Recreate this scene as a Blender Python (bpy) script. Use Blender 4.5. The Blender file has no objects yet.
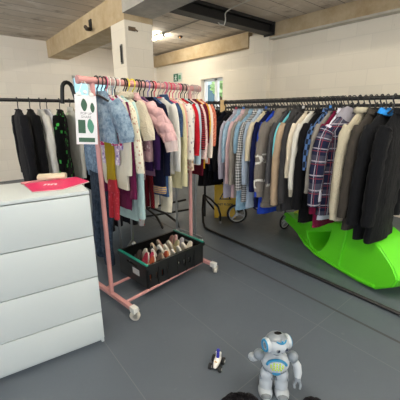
import bpy, bmesh, math, random
from mathutils import Vector, Matrix, noise
from mathutils.bvhtree import BVHTree
random.seed(7)
C = bpy.context.scene
COL = C.collection
PI = math.pi
R = math.radians

# ------------------------------------------------------------------ helpers
def lin(c):
    if isinstance(c, str):
        c = c.lstrip('#'); c = tuple(int(c[i:i+2], 16)/255 for i in (0, 2, 4))
    return tuple(x/12.92 if x <= .04045 else ((x+.055)/1.055)**2.4 for x in c) + (1.0,)

class N:
    """small node-tree helper"""
    def __init__(s, name):
        s.m = bpy.data.materials.new(name); s.m.use_nodes = True
        s.t = s.m.node_tree; s.b = s.t.nodes['Principled BSDF']
    def n(s, typ, **kw):
        x = s.t.nodes.new(typ)
        for k, v in kw.items(): setattr(x, k, v)
        return x
    def l(s, a, b): s.t.links.new(a, b)
    def set(s, **kw):
        for k, v in kw.items(): s.b.inputs[k.replace('_', ' ')].default_value = v
    def obj(s): return s.n('ShaderNodeTexCoord').outputs['Object']
    def math(s, op, a, b=None, c=None):
        x = s.n('ShaderNodeMath', operation=op)
        for i, v in enumerate((a, b, c)):
            if v is None: continue
            if hasattr(v, 'links'): s.l(v, x.inputs[i])
            else: x.inputs[i].default_value = v
        return x.outputs[0]
    def mix(s, fac, a, b, blend='MIX'):
        x = s.n('ShaderNodeMix', data_type='RGBA', blend_type=blend)
        for i, v in ((0, fac), (6, a), (7, b)):
            if hasattr(v, 'links'): s.l(v, x.inputs[i])
            else: x.inputs[i].default_value = v
        return x.outputs[2]
    def noise(s, scale, detail=3, vec=None, rough=.6):
        x = s.n('ShaderNodeTexNoise'); x.inputs['Scale'].default_value = scale
        x.inputs['Detail'].default_value = detail; x.inputs['Roughness'].default_value = rough
        if vec is not None: s.l(vec, x.inputs['Vector'])
        return x.outputs['Fac']
    def ramp(s, fac, stops):
        x = s.n('ShaderNodeValToRGB'); e = x.color_ramp.elements
        while len(e) < len(stops): e.new(.5)
        for q, (p, c) in zip(e, stops): q.position = p; q.color = c
        s.l(fac, x.inputs[0]); return x.outputs[0]
    def map(s, vec, scale=(1, 1, 1), rot=(0, 0, 0), loc=(0, 0, 0)):
        x = s.n('ShaderNodeMapping'); s.l(vec, x.inputs[0])
        x.inputs['Scale'].default_value = scale; x.inputs['Rotation'].default_value = rot
        x.inputs['Location'].default_value = loc
        return x.outputs[0]
    def bump(s, h, strength=.3, dist=.01):
        x = s.n('ShaderNodeBump'); x.inputs['Strength'].default_value = strength
        x.inputs['Distance'].default_value = dist; s.l(h, x.inputs['Height'])
        s.l(x.outputs[0], s.b.inputs['Normal'])
    def color(s, sock): s.l(sock, s.b.inputs['Base Color'])

_mc = {}
def plain(name, col, rough=.5, metal=0.0, var=.06, vscale=14.0):
    if name in _mc: return _mc[name]
    m = N(name); m.set(Roughness=rough, Metallic=metal)
    c = lin(col); o = m.obj()
    dark = tuple(x*(1-2*var) for x in c[:3])+(1,)
    m.color(m.mix(m.noise(vscale, 3, o), dark, c)) if var else m.set(Base_Color=c)
    _mc[name] = m.m; return m.m

def fabric(col, rough=.92, kind='plain', col2=None, col3=None, sc=1.0):
    key = 'fabric_%s_%s_%s_%s_%s' % (col, kind, col2, col3, sc)
    if key in _mc: return _mc[key]
    m = N('fabric'); m.set(Roughness=rough); m.b.inputs['Specular IOR Level'].default_value = .06
    m.b.inputs['Sheen Weight'].default_value = .04
    c = lin(col)
    if kind in ('plaid', 'check', 'gingham', 'stripe', 'rib', 'dots', 'floral', 'patch'):
        an = m.n('ShaderNodeAttribute'); an.attribute_name = 'cloth'; o = an.outputs['Vector']
    else: o = m.obj()
    dk = tuple(x*.82 for x in c[:3])+(1,)
    base = m.mix(m.noise(7, 4, o), dk, c)
    sep = m.n('ShaderNodeSeparateXYZ'); m.l(o, sep.inputs[0])
    U = sep.outputs[0]; V = sep.outputs[2]
    def st(x, per, w, off=0.0):
        a = m.math('ADD', m.math('DIVIDE', x, per), 50+off)
        return m.math('LESS_THAN', m.math('FRACT', a), w)
    if kind == 'plaid':
        w, r = lin(col2), lin(col3)
        base = m.mix(st(V, .085*sc, .09), base, w); base = m.mix(st(U, .075*sc, .08), base, w)
        base = m.mix(st(V, .085*sc, .05, .2), base, r); base = m.mix(st(U, .075*sc, .05, .2), base, r)
        base = m.mix(m.math('MULTIPLY', st(V, .17*sc, .3, .55), .12), base, w)
    elif kind == 'check':
        w = lin(col2)
        a = st(V, .02*sc, .5); b = st(U, .02*sc, .5)
        x = m.math('ADD', m.math('MULTIPLY', a, .5), m.math('MULTIPLY', b, .5))
        base = m.mix(x, base, w)
    elif kind == 'gingham':
        w = lin(col2); a = st(V, .06*sc, .5); b = st(U, .06*sc, .5)
        base = m.mix(m.math('ABSOLUTE', m.math('SUBTRACT', a, b)), base, w)
    elif kind == 'stripe':
        base = m.mix(st(V, .03*sc, .5), base, lin(col2))
        if col3: base = m.mix(st(V, .06*sc, .2), base, lin(col3))
    elif kind == 'rib':
        base = m.mix(st(U, .012*sc, .35), base, lin(col2))
    elif kind in ('dots', 'floral', 'patch'):
        v = m.n('ShaderNodeTexVoronoi'); m.l(o, v.inputs['Vector'])
        v.inputs['Scale'].default_value = {'dots': 34, 'floral': 48, 'patch': 11}[kind]/sc
        if kind == 'patch': v.distance = 'CHEBYCHEV'
        f = m.math('LESS_THAN', v.outputs['Distance'], {'dots': .27, 'floral': .42, 'patch': .24}[kind])
        k = lin(col2)
        if col3:
            q = m.math('GREATER_THAN', m.math('FRACT', m.math('MULTIPLY', v.outputs['Color'], 3.0)), .5)
            k = m.mix(q, lin(col2), lin(col3))
        base = m.mix(f, base, k)
    elif kind == 'wash':
        f = m.ramp(m.noise(26*sc, 5, o, .75), [(.38, (0, 0, 0, 1)), (.66, (1, 1, 1, 1))])
        base = m.mix(f, base, lin(col2))
    elif kind == 'camo':
        f = m.ramp(m.noise(16*sc, 1, o), [(.48, (0, 0, 0, 1)), (.5, (1, 1, 1, 1))])
        base = m.mix(f, base, lin(col2))
    m.color(base)
    mp = m.map(o, (1, 1, .6))
    if kind == 'fleece': h = m.noise(70, 4, o, .8); m.bump(h, .9, .02)
    elif kind == 'rib': m.bump(m.noise(120, 3, mp), .5, .004)
    elif kind == 'puffer':
        v = m.n('ShaderNodeTexVoronoi'); m.l(m.obj(), v.inputs['Vector']); v.inputs['Scale'].default_value = 17
        m.bump(m.math('ADD', m.math('MULTIPLY', v.outputs['Distance'], -1.0), m.math('MULTIPLY', m.noise(40, 3, mp), .4)), .9, .03)
    else:
        mo = m.map(m.obj(), (1, 1, .32))
        m.bump(m.math('ADD', m.math('MULTIPLY', m.noise(55, 4, mp), .25), m.math('MULTIPLY', m.noise(15, 3, mo, .6), 1.0)), .55, .03)
    _mc[key] = m.m; return m.m

class MB:
    def __init__(s): s.v = []; s.f = []
    def add(s, vs, fs):
        k = len(s.v); s.v += [tuple(v) for v in vs]; s.f += [tuple(i+k for i in f) for f in fs]; return s
    def box(s, x0, x1, y0, y1, z0, z1, M=None):
        vs = [(x, y, z) for z in (z0, z1) for y in (y0, y1) for x in (x0, x1)]
        if M is not None: vs = [M @ Vector(v) for v in vs]
        return s.add(vs, [(0, 2, 3, 1), (4, 5, 7, 6), (0, 1, 5, 4), (2, 6, 7, 3), (0, 4, 6, 2), (1, 3, 7, 5)])
    def rings(s, rings, cap=True, closed=False):
        n = len(rings[0]); vs = [p for r in rings for p in r]; fs = []
        m = len(rings)
        for i in range(m if closed else m-1):
            j = (i+1) % m
            for k in range(n):
                q = (k+1) % n
                fs.append((i*n+k, i*n+q, j*n+q, j*n+k))
        if cap and not closed:
            fs.append(tuple(range(n))[::-1]); fs.append(tuple((m-1)*n+k for k in range(n)))
        return s.add(vs, fs)
    def tube(s, path, r, n=8, cap=True, closed=False):
        P = [Vector(p) for p in path]; m = len(P); rs = []
        prev = None
        for i in range(m):
            if closed: t = P[(i+1) % m]-P[i-1]
            else: t = P[min(i+1, m-1)]-P[max(i-1, 0)]
            t.normalize()
            if prev is None:
                a = Vector((0, 0, 1)) if abs(t.z) < .9 else Vector((1, 0, 0))
                u = t.cross(a).normalized()
            else:
                u = (prev - t*prev.dot(t)).normalized()
            prev = u; w = t.cross(u)
            rr = r[i] if isinstance(r, (list, tuple)) else r
            rs.append([P[i]+(u*math.cos(2*PI*k/n)+w*math.sin(2*PI*k/n))*rr for k in range(n)])
        return s.rings(rs, cap, closed)
    def lathe(s, prof, n=20, M=None):
        rs = [[Vector((r*math.cos(2*PI*k/n), r*math.sin(2*PI*k/n), z)) for k in range(n)] for r, z in prof]
        if M is not None: rs = [[M @ p for p in r] for r in rs]
        return s.rings(rs, True)
    def ball(s, c, rx, ry=None, rz=None, n=18, m=12, M=None, zlo=-1.0, zhi=1.0):
        ry = rx if ry is None else ry; rz = rx if rz is None else rz
        a0, a1 = math.asin(zlo), math.asin(zhi); rs = []
        for i in range(m+1):
            a = a0+(a1-a0)*i/m
            a = max(min(a, PI/2-.02), -PI/2+.02)
            ring = [Vector((rx*math.cos(a)*math.cos(2*PI*k/n), ry*math.cos(a)*math.sin(2*PI*k/n), rz*math.sin(a))) for k in range(n)]
            if M is not None: ring = [M @ p for p in ring]
            rs.append([p+Vector(c) for p in ring])
        return s.rings(rs, True)
    def build(s, name, mat, parent=None, smooth=True, bevel=0.0, seg=2, uv=None):
        me = bpy.data.meshes.new(name); me.from_pydata(s.v, [], s.f); me.update()
        if uv:
            at = me.attributes.new('cloth', 'FLOAT_VECTOR', 'POINT')
            at.data.foreach_set('vector', [c for q in uv for c in q])
        bm = bmesh.new(); bm.from_mesh(me)
        bmesh.ops.recalc_face_normals(bm, faces=bm.faces)
        if bevel:
            ed = [e for e in bm.edges if len(e.link_faces) == 2 and e.calc_face_angle(0) > .7]
            bmesh.ops.bevel(bm, geom=ed, offset=bevel, segments=seg, affect='EDGES', profile=.6, clamp_overlap=True)
        bm.to_mesh(me); bm.free()
        o = bpy.data.objects.new(name, me); COL.objects.link(o)
        if mat: me.materials.append(mat)
        if smooth:
            for p in me.polygons: p.use_smooth = True
            me.set_sharp_from_angle(angle=R(45))
        if parent: o.parent = parent
        return o

def thing(name, label, cat, loc=(0, 0, 0), rz=0, group=None):
    o = bpy.data.objects.new(name, None); COL.objects.link(o)
    o.location = loc; o.rotation_euler = (0, 0, rz); o.empty_display_size = .05
    return tag(o, label, cat, group)
def tag(o, label, cat, group=None):
    o['label'] = label; o['category'] = cat
    if group: o['group'] = group
    return o
def struct(o): o['kind'] = 'structure'; return o
def text_mb(body, size, M, depth=.0006, bold=0.0):
    cu = bpy.data.curves.new('txt', 'FONT'); cu.body = body; cu.size = size
    cu.align_x = 'CENTER'; cu.align_y = 'CENTER'; cu.extrude = depth; cu.offset = bold
    o = bpy.data.objects.new('txt', cu); COL.objects.link(o)
    bpy.context.view_layer.update()
    me = bpy.data.meshes.new_from_object(o.evaluated_get(bpy.context.evaluated_depsgraph_get()))
    mb = MB(); mb.add([M @ v.co for v in me.vertices], [tuple(p.vertices) for p in me.polygons])
    bpy.data.objects.remove(o); bpy.data.meshes.remove(me); bpy.data.curves.remove(cu)
    return mb

# ------------------------------------------------------------------ camera
CAMH = 1.44
PITCH = math.atan(88/300.); YAW = math.atan2(.637, .770)
cd = bpy.data.cameras.new('camera'); cam = bpy.data.objects.new('camera', cd); COL.objects.link(cam)
cd.sensor_width = 36; cd.lens = 27.0; cd.clip_start = .02
cam.location = (0, 0, CAMH); cam.rotation_euler = (PI/2-PITCH, 0, -YAW)
C.camera = cam

# ------------------------------------------------------------------ setting
XW, YB, ZC = 4.75, 7.6, 2.90
m = N('floor_vinyl'); m.set(Roughness=.42); o = m.obj()
f1 = m.noise(1.3, 4, o); f2 = m.noise(60, 3, o); f3 = m.noise(9, 5, o, .7)
base = m.mix(f1, lin('#4f5862'), lin('#59626d'))
base = m.mix(m.math('MULTIPLY', f2, .35), base, lin('#4c525b'))
scuff = m.ramp(f3, [(.66, (0, 0, 0, 1)), (.80, (1, 1, 1, 1))])
base = m.mix(m.math('MULTIPLY', scuff, .35), base, lin('#8d8f92'))
sep = m.n('ShaderNodeSeparateXYZ'); m.l(o, sep.inputs[0])
sx = m.math('LESS_THAN', m.math('FRACT', m.math('ADD', m.math('DIVIDE', sep.outputs[0], .61), 10.1)), .008)
sy = m.math('LESS_THAN', m.math('FRACT', m.math('ADD', m.math('DIVIDE', sep.outputs[1], 1.2), 10.3)), .004)
base = m.mix(m.math('MULTIPLY', m.math('MAXIMUM', sx, sy), .35), base, lin('#7d7f83'))
jx = m.math('COMPARE', sep.outputs[0], 2.03, .011)
base = m.mix(m.math('MULTIPLY', jx, .8), base, lin('#2a2b2e'))
m.color(base); m.l(m.math('ADD', m.math('MULTIPLY', f3, .25), .33), m.b.inputs['Roughness'])
m.bump(f2, .12, .003)
struct(MB().box(-6, XW+.2, -6, YB+.2, -.1, 0).build('floor', m.m, smooth=False))

m = N('painted_block'); m.set(Roughness=.85); o = m.obj()
def blockwall(name, axis, tint='#f0e6d4'):
    m = N(name); m.set(Roughness=.85); o = m.obj()
    s = m.n('ShaderNodeSeparateXYZ'); m.l(o, s.inputs[0])
    cmb = m.n('ShaderNodeCombineXYZ'); m.l(s.outputs[axis], cmb.inputs[0]); m.l(s.outputs[2], cmb.inputs[1])
    if axis == 2: pass
    b = m.n('ShaderNodeTexBrick'); m.l(cmb.outputs[0], b.inputs['Vector'])
    b.inputs['Scale'].default_value = 1.0; b.inputs['Brick Width'].default_value = .45; b.inputs['Row Height'].default_value = .225
    b.inputs['Mortar Size'].default_value = .006; b.inputs['Mortar Smooth'].default_value = .4
    c = lin(tint); d = tuple(x*.93 for x in c[:3])+(1,)
    b.inputs['Color1'].default_value = c; b.inputs['Color2'].default_value = d; b.inputs['Mortar'].default_value = tuple(x*.90 for x in c[:3])+(1,)
    n1 = m.noise(3, 5, o, .7)
    col = m.mix(m.math('MULTIPLY', n1, .35), b.outputs[0], lin('#e0d5c2'))
    chip = m.ramp(m.noise(15, 5, o, .7), [(.70, (0, 0, 0, 1)), (.74, (1, 1, 1, 1))])
    col = m.mix(m.math('MULTIPLY', chip, .5), col, lin('#8f877a'))
    m.color(col)
    hh = m.math('ADD', m.math('MULTIPLY', b.outputs['Fac'], -1.0), m.math('MULTIPLY', m.noise(30, 4, o), .6))
    m.bump(hh, .3, .006); return m.m
MW1 = blockwall('painted_block_right', 1); MW0 = blockwall('painted_block_back', 0, '#f6efe4')

def wall_with_hole(name, mat, axis, pos, thick, a0, a1, z0, z1, h):
    """wall in plane axis=pos; h = (a_lo, a_hi, z_lo, z_hi) the window opening"""
    mb = MB()
    def bx(p0, p1, q0, q1):
        if axis == 'x': mb.box(pos, pos+thick, p0, p1, q0, q1)
        else: mb.box(p0, p1, pos, pos+thick, q0, q1)
    bx(a0, h[0], z0, z1); bx(h[1], a1, z0, z1); bx(h[0], h[1], z0, h[2]); bx(h[0], h[1], h[3], z1)
    return struct(mb.build(name, mat, smooth=False))
H1 = (4.98, 5.72, 1.15, 2.16); H2 = (2.46, 3.95, 1.15, 2.25)
wall_with_hole('wall_right', MW1, 'x', XW, .22, -6, YB+.22, 0, ZC, H1)
wall_with_hole('wall_back', MW0, 'y', YB, .22, -6, XW, 0, ZC, H2)

white_frame = plain('white_upvc', '#e4e6e6', .35, var=.02)
glass = N('window_glass'); glass.set(Base_Color=(1, 1, 1, 1), Roughness=.02)
glass.b.inputs['Transmission Weight'].default_value = 1.0; glass.b.inputs['IOR'].default_value = 1.02
def window(name, axis, pos, h, mull):
    r = bpy.data.objects.new(name, None); COL.objects.link(r); struct(r)
    w = .05; mb = MB(); g = MB()
    def bx(t, p0, p1, q0, q1, d0, d1):
        if axis == 'x': t.box(pos+d0, pos+d1, p0, p1, q0, q1)
        else: t.box(p0, p1, pos+d0, pos+d1, q0, q1)
    a0, a1, z0, z1 = h
    bx(mb, a0, a0+w, z0, z1, .1, .17); bx(mb, a1-w, a1, z0, z1, .1, .17)
    bx(mb, a0, a1, z0, z0+w, .1, .17); bx(mb, a0, a1, z1-w, z1, .1, .17)
    for q in mull: bx(mb, q-.04, q+.04, z0, z1, .1, .17)
    f = mb.build('window_frame', white_frame, r, smooth=False)
    bx(g, a0+w, a1-w, z0+w, z1-w, .13, .138)
    g.build('pane', glass.m, r, smooth=False)
    s = MB(); bx(s, a0-.04, a1+.04, z0-.03, z0, -.03, .1)
    s.build('window_sill', white_frame, r, smooth=False)
window('window_1', 'x', XW, H1, [5.30]); window('window_2', 'y', YB, H2, [2.9, 3.4])

# ceiling boards run along X
m = N('ceiling_boards'); m.set(Roughness=.9); o = m.obj()
s = m.n('ShaderNodeSeparateXYZ'); m.l(o, s.inputs[0])
yy = m.math('DIVIDE', s.outputs[1], .30)
joint = m.math('LESS_THAN', m.math('FRACT', m.math('ADD', yy, 40)), .035)
plk = m.n('ShaderNodeTexWhiteNoise', noise_dimensions='1D'); m.l(m.math('FLOOR', m.math('ADD', yy, 40)), plk.inputs['W'])
base = m.mix(plk.outputs['Value'], lin('#d6cabb'), lin('#e6dccf'))
base = m.mix(m.noise(7, 5, m.map(o, (.25, 2.2, 1)), .7), lin('#b8aa98'), base)
pt = m.ramp(m.noise(2.2, 5, o, .65), [(.56, (0, 0, 0, 1)), (.74, (1, 1, 1, 1))])
base = m.mix(m.math('MULTIPLY', pt, .75), base, lin('#6a594a'))
lt = m.ramp(m.noise(3.1, 4, m.map(o, (1, 1, 1), loc=(7, 3, 1)), .6), [(.55, (0, 0, 0, 1)), (.7, (1, 1, 1, 1))])
base = m.mix(m.math('MULTIPLY', lt, .5), base, lin('#ebe5db'))
base = m.mix(m.math('MULTIPLY', joint, .85), base, lin('#3d352d'))
m.color(base); m.bump(m.math('ADD', m.math('MULTIPLY', joint, -1.0), m.math('MULTIPLY', m.noise(25, 4, o), .3)), .6, .01)
struct(MB().box(-6, XW+.22, -6, YB+.22, ZC, ZC+.12).build('ceiling', m.m, smooth=False))

def concrete(name, a, b, sc=3):
    m = N(name); m.set(Roughness=.9); o = m.obj()
    c = m.mix(m.ramp(m.noise(sc, 6, o, .7), [(.35, (0, 0, 0, 1)), (.65, (1, 1, 1, 1))]), lin(a), lin(b))
    m.color(c); m.bump(m.noise(22, 5, o), .4, .01); return m.m
m_tan = concrete('tan_painted_concrete', '#b39a75', '#cbb795')
m_grey = concrete('raw_concrete', '#a39f97', '#bab5ac', 6)
m_pale = concrete('pale_concrete', '#bcb5a6', '#cec8ba', 5)
# deep beam over the pillar: far part tan, near part raw
struct(MB().box(2.0, 2.42, 3.93, YB, 2.57, ZC).build('beam_left', m_tan, smooth=False))
struct(MB().box(1.98, 2.42, -3, 3.93, 2.64, ZC).build('beam_overhead', m_grey, smooth=False))
struct(MB().box(XW-.12, XW, 4.2, YB, 2.60, ZC-.04).build('beam_right', m_tan, smooth=False))
struct(MB().box(XW-.12, XW, -6, 3.70, 2.68, ZC).build('beam_wall', m_tan, smooth=False))
struct(MB().box(XW-.14, XW, -6, 3.70, 2.655, 2.68).build('trim_1', m_pale, smooth=False))
struct(MB().box(XW-.1, XW, 3.72, 4.18, 0, 2.78).build('pilaster_right', MW1, smooth=False))
mp = blockwall('painted_block_pillar', 0)
pil = MB().box(2.0, 2.41, 3.93, 4.34, 0, 2.57).build('pillar', mp, smooth=False); struct(pil)
m_steel = plain('dark_steel', '#2b2927', .6, .3)
mb = MB(); mb.box(2.42, XW-.02, 3.6, 3.78, 2.86, ZC); mb.box(2.42, XW-.02, 3.6, 3.78, 2.72, 2.74); mb.box(2.42, XW-.02, 3.68, 3.70, 2.73, 2.87)
sb = struct(mb.build('steel_beam', m_steel, smooth=False))
mb = MB(); mb.box(XW-.16, XW-.135, 3.58, 3.80, 2.70, ZC)
for y in (3.63, 3.75):
    for z in (2.78, 2.85): mb.lathe([(.012, 0), (.012, .02)], 6, Matrix.Translation((XW-.16, y, z)) @ Matrix.Rotation(-PI/2, 4, 'Y'))
struct(mb.build('trim_2', m_steel, smooth=False))

# socket, stub and hook on beam and pillar
m_black = plain('matt_black', '#141414', .5)
m_blackp = plain('black_plastic', '#121314', .35)
t = thing('vent_pipe', 'rusty pipe stub in dark square hole of the tan ceiling beam', 'pipe', (2.0, 5.05, 2.66))
MB().box(-.012, 0, -.06, .04, -.02, .13).build('hole_plate', m_black, t, smooth=False)
MB().tube([(-.01, 0, 0), (-.07, -.02, -.01), (-.14, -.16, -.02)], .028, 10).build('pipe', plain('rusty_metal', '#54483c', .7, .4), t)
t = thing('mounting_plate', 'narrow dark slot plate on the left face of white pillar', 'plate', (1.99, 4.05, 2.18))
MB().box(0, .01, -.03, .03, -.12, .12).build('plate', plain('galvanised', '#6e6c66', .5, .5), t, bevel=.003)
MB().box(-.012, 0, -.012, .012, -.10, .10).build('slot', m_black, t, smooth=False)
t = thing('mounting_bracket', 'rusty bracket on the front of white pillar below the beam', 'bracket', (2.10, 3.93, 2.47))
MB().box(-.05, .05, -.012, 0, -.02, .03).build('plate', plain('rust', '#6d5a45', .8), t, bevel=.003)
MB().tube([(0, -.01, 0), (.02, -.06, -.01), (.05, -.07, -.03)], .01, 8).build('hook', plain('rust', '#6d5a45', .8), t)

# ceiling lamp, sensor, cable, exit sign
emi = N('lamp_glow'); emi.set(Base_Color=(1, 1, 1, 1)); emi.b.inputs['Emission Color'].default_value = (1, .93, .78, 1); emi.b.inputs['Emission Strength'].default_value = 95.0
def batten(x, y, label, ln=.62):
    t = thing('ceiling_light', label, 'light', (x, y, ZC))
    MB().box(-.03, .03, -ln, ln, -.035, 0).build('housing', plain('white_metal', '#dcdad4', .4), t, bevel=.004)
    MB().tube([(0, -ln*.97, -.055), (0, ln*.97, -.055)], .02, 10).build('tube', emi.m, t)
    for sg in (-1, 1):
        MB().box(-.025, .025, sg*ln*.98-ln*.02, sg*ln*.98+ln*.02, -.08, -.03).build('end_cap', plain('white_metal', '#dcdad4', .4), t)
batten(3.55, 5.75, 'lit fluorescent batten on the ceiling right of the white pillar', .36)
m_wc = plain('white_cable', '#d8d5cc', .5)
o = MB().tube([(3.555, 5.37, 2.88), (3.55, 5.0, 2.89), (3.54, 4.4, 2.89), (3.54, 3.85, 2.89)], .009, 6).build('cable_conduit', plain('grey_conduit', '#a9a398', .5))
tag(o, 'straight grey conduit running from the lit lamp along the ceiling', 'conduit')
pts = []
for i in range(25):
    k = i/24
    P0, P1, P2, P3 = Vector((3.46, 2.6, 2.89)), Vector((3.46, 3.9, 2.88)), Vector((3.42, 3.50, 2.82)), Vector((3.42, 3.56, 2.70))
    pts.append(P0*(1-k)**3+P1*3*k*(1-k)**2+P2*3*k*k*(1-k)+P3*k**3)
pts += [Vector((3.42, 3.58, 2.66)), Vector((3.42, 3.66, 2.68)), Vector((3.42, 3.80, 2.80)), Vector((3.42, 4.3, 2.88))]
o = MB().tube(pts, .008, 6).build('loose_cable', m_wc); tag(o, 'loose white cable looping over the dark steel ceiling beam', 'cable')
t = thing('ceiling_sensor', 'small dark round sensor with amber face on the ceiling boards', 'sensor', (3.95, 5.4, ZC))
MB().lathe([(.05, 0), (.05, -.025), (.03, -.04)], 16).build('housing', plain('dark_brown', '#2c2119', .5), t)
MB().ball((-.02, -.025, -.038), .018).build('lens', plain('amber', '#c98a3a', .3), t)
t = thing('exit_sign', 'small green emergency exit sign high on white wall beside the window', 'sign', (XW-.01, 6.6, 2.27), R(-90))
MB().box(-.17, .17, -.02, .01, -.10, .10).build('backing', plain('sign_white', '#cfd6cc', .4), t, bevel=.004)
MB().box(-.16, .04, -.024, -.02, -.09, .09).build('green_panel', plain('sign_green', '#2d6a4f', .4), t, smooth=False)
mb = MB(); mb.ball((-.05, -.026, .05), .018, .003, .018)
mb.tube([(-.05, -.026, .03), (-.06, -.026, -.02)], .014, 6); mb.tube([(-.06, -.026, -.02), (-.10, -.026, -.06)], .010, 6)
mb.tube([(-.06, -.026, -.02), (-.03, -.026, -.07)], .010, 6); mb.tube([(-.05, -.026, .02), (-.1, -.026, .0)], .008, 6); mb.tube([(-.05, -.026, .02), (-.01, -.026, .0)], .008, 6)
mb.build('running_figure', plain('sign_pale', '#e8f0ea', .4), t)
MB().box(.06, .15, -.024, -.02, -.05, .05).build('door_symbol', plain('sign_green2', '#4f9a78', .4), t, smooth=False)

# trees outside the windows
m_leaf = N('foliage'); m_leaf.set(Roughness=.8)
m_leaf.color(m_leaf.mix(m_leaf.noise(9, 4, m_leaf.obj()), lin('#7da765'), lin('#c6dfae')))
def tree(loc, r, label):
    t = thing('tree', label, 'tree', loc)
    MB().tube([(0, 0, 0), (.05, 0, 1.2), (0, .05, 2.2)], [.12, .09, .05], 8).build('trunk', plain('bark', '#5d4c3c', .9), t)
    rnd = random.Random(len(label)); mb = MB()
    for i in range(420):
        d = Vector((rnd.gauss(0, 1), rnd.gauss(0, 1), rnd.gauss(0, 1))).normalized()*r*rnd.uniform(.55, 1)
        p = d+Vector((0, 0, 2.3)); q = Vector((rnd.gauss(0, 1), rnd.gauss(0, 1), rnd.gauss(0, 1))).normalized()
        u = q.cross(Vector((.3, .5, .8))).normalized()*.12; w = q.cross(u).normalized()*.07
        mb.add([p-u, p+w, p+u, p-w], [(0, 1, 2, 3)])
    mb.build('foliage', m_leaf.m, t, smooth=False)
for nm, lb, bx in (('exterior_building', 'pale blue building seen through the back wall window', (-3, 7, 11, 16, -1, 6)), ('exterior_building', 'pale grey building seen through the right wall window', (9.5, 14, 6, 14, -1, 6))):
    t = thing(nm, lb, 'building', (bx[0], bx[2], bx[4]))
    a, b_, h_ = bx[1]-bx[0], bx[3]-bx[2], bx[5]-bx[4]
    MB().box(0, a, 0, b_, 0, h_).build('wall', plain('ext_blue', '#9cc6d2', .8) if bx[0] < 0 else plain('ext_grey', '#c3cdd0', .8), t, smooth=False)
    MB().box(-.2, a+.2, -.2, b_+.2, h_, h_+.2).build('roof', plain('ext_roof', '#8a8f92', .8), t, smooth=False)
    for i in range(4):
        MB().box(1.2+i*2.2, 2.2+i*2.2, -.03, .02, 2.2, 3.6).build('window', plain('ext_win', '#5c7078', .2), t, smooth=False) if bx[0] < 0 else MB().box(-.03, .02, .8+i*1.8, 1.7+i*1.8, 2.2, 3.6).build('window', plain('ext_win', '#5c7078', .2), t, smooth=False)
tree((6.6, 6.93, -.12), .30, 'pale green leafy tree seen outside the right wall window')

# ------------------------------------------------------------------ rails and hangers
def rail_hook(mb, zr, rr, r=.0035, foot=.09, neck=None):
    """hook in the XZ... plane across the rail (local: rail runs along y), centre of the rail at z=0"""
    R0 = rr+.008; pts = []
    for i in range(10):
        a = R(-30+i*(240/9.)); pts.append((R0*math.cos(a)*1.0, 0, R0*math.sin(a)))
    pts = pts[::1]
    e = pts[-1]; pts += [(-R0*.6, 0, -R0*1.1), (0, 0, -R0*1.6), (0, 0, -foot)]
    if neck: pts.insert(-1, (0, 0, -foot*.72)); mb.tube(pts, [r]*(len(pts)-2)+[neck, neck], 6)
    else: mb.tube(pts, r, 6)
def hanger(railpos, rz, rr, mat, label, hw, group=None, foot=.09, thick=.0045, drop=None, neck=None):
    """railpos: rail centre point; local x = across the rail (garment width)"""
    t = thing('hanger', label, 'hanger', railpos, rz, group)
    mb = MB(); rail_hook(mb, 0, rr, .0042, foot, neck); mb.build('hook', mat, t)
    d = drop if drop is not None else hw*.42
    mb = MB()
    mb.tube([(-hw*.56, 0, -foot-d*.72), (-hw*.34, 0, -foot-d*.44), (-.012, 0, -foot-.004), (.012, 0, -foot-.004), (hw*.34, 0, -foot-d*.44), (hw*.56, 0, -foot-d*.72)], thick, 6)
    mb.build('shoulder_bar', mat, t)
    return t

def nz(x, y, z): return noise.noise(Vector((x, y, z)))

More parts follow.
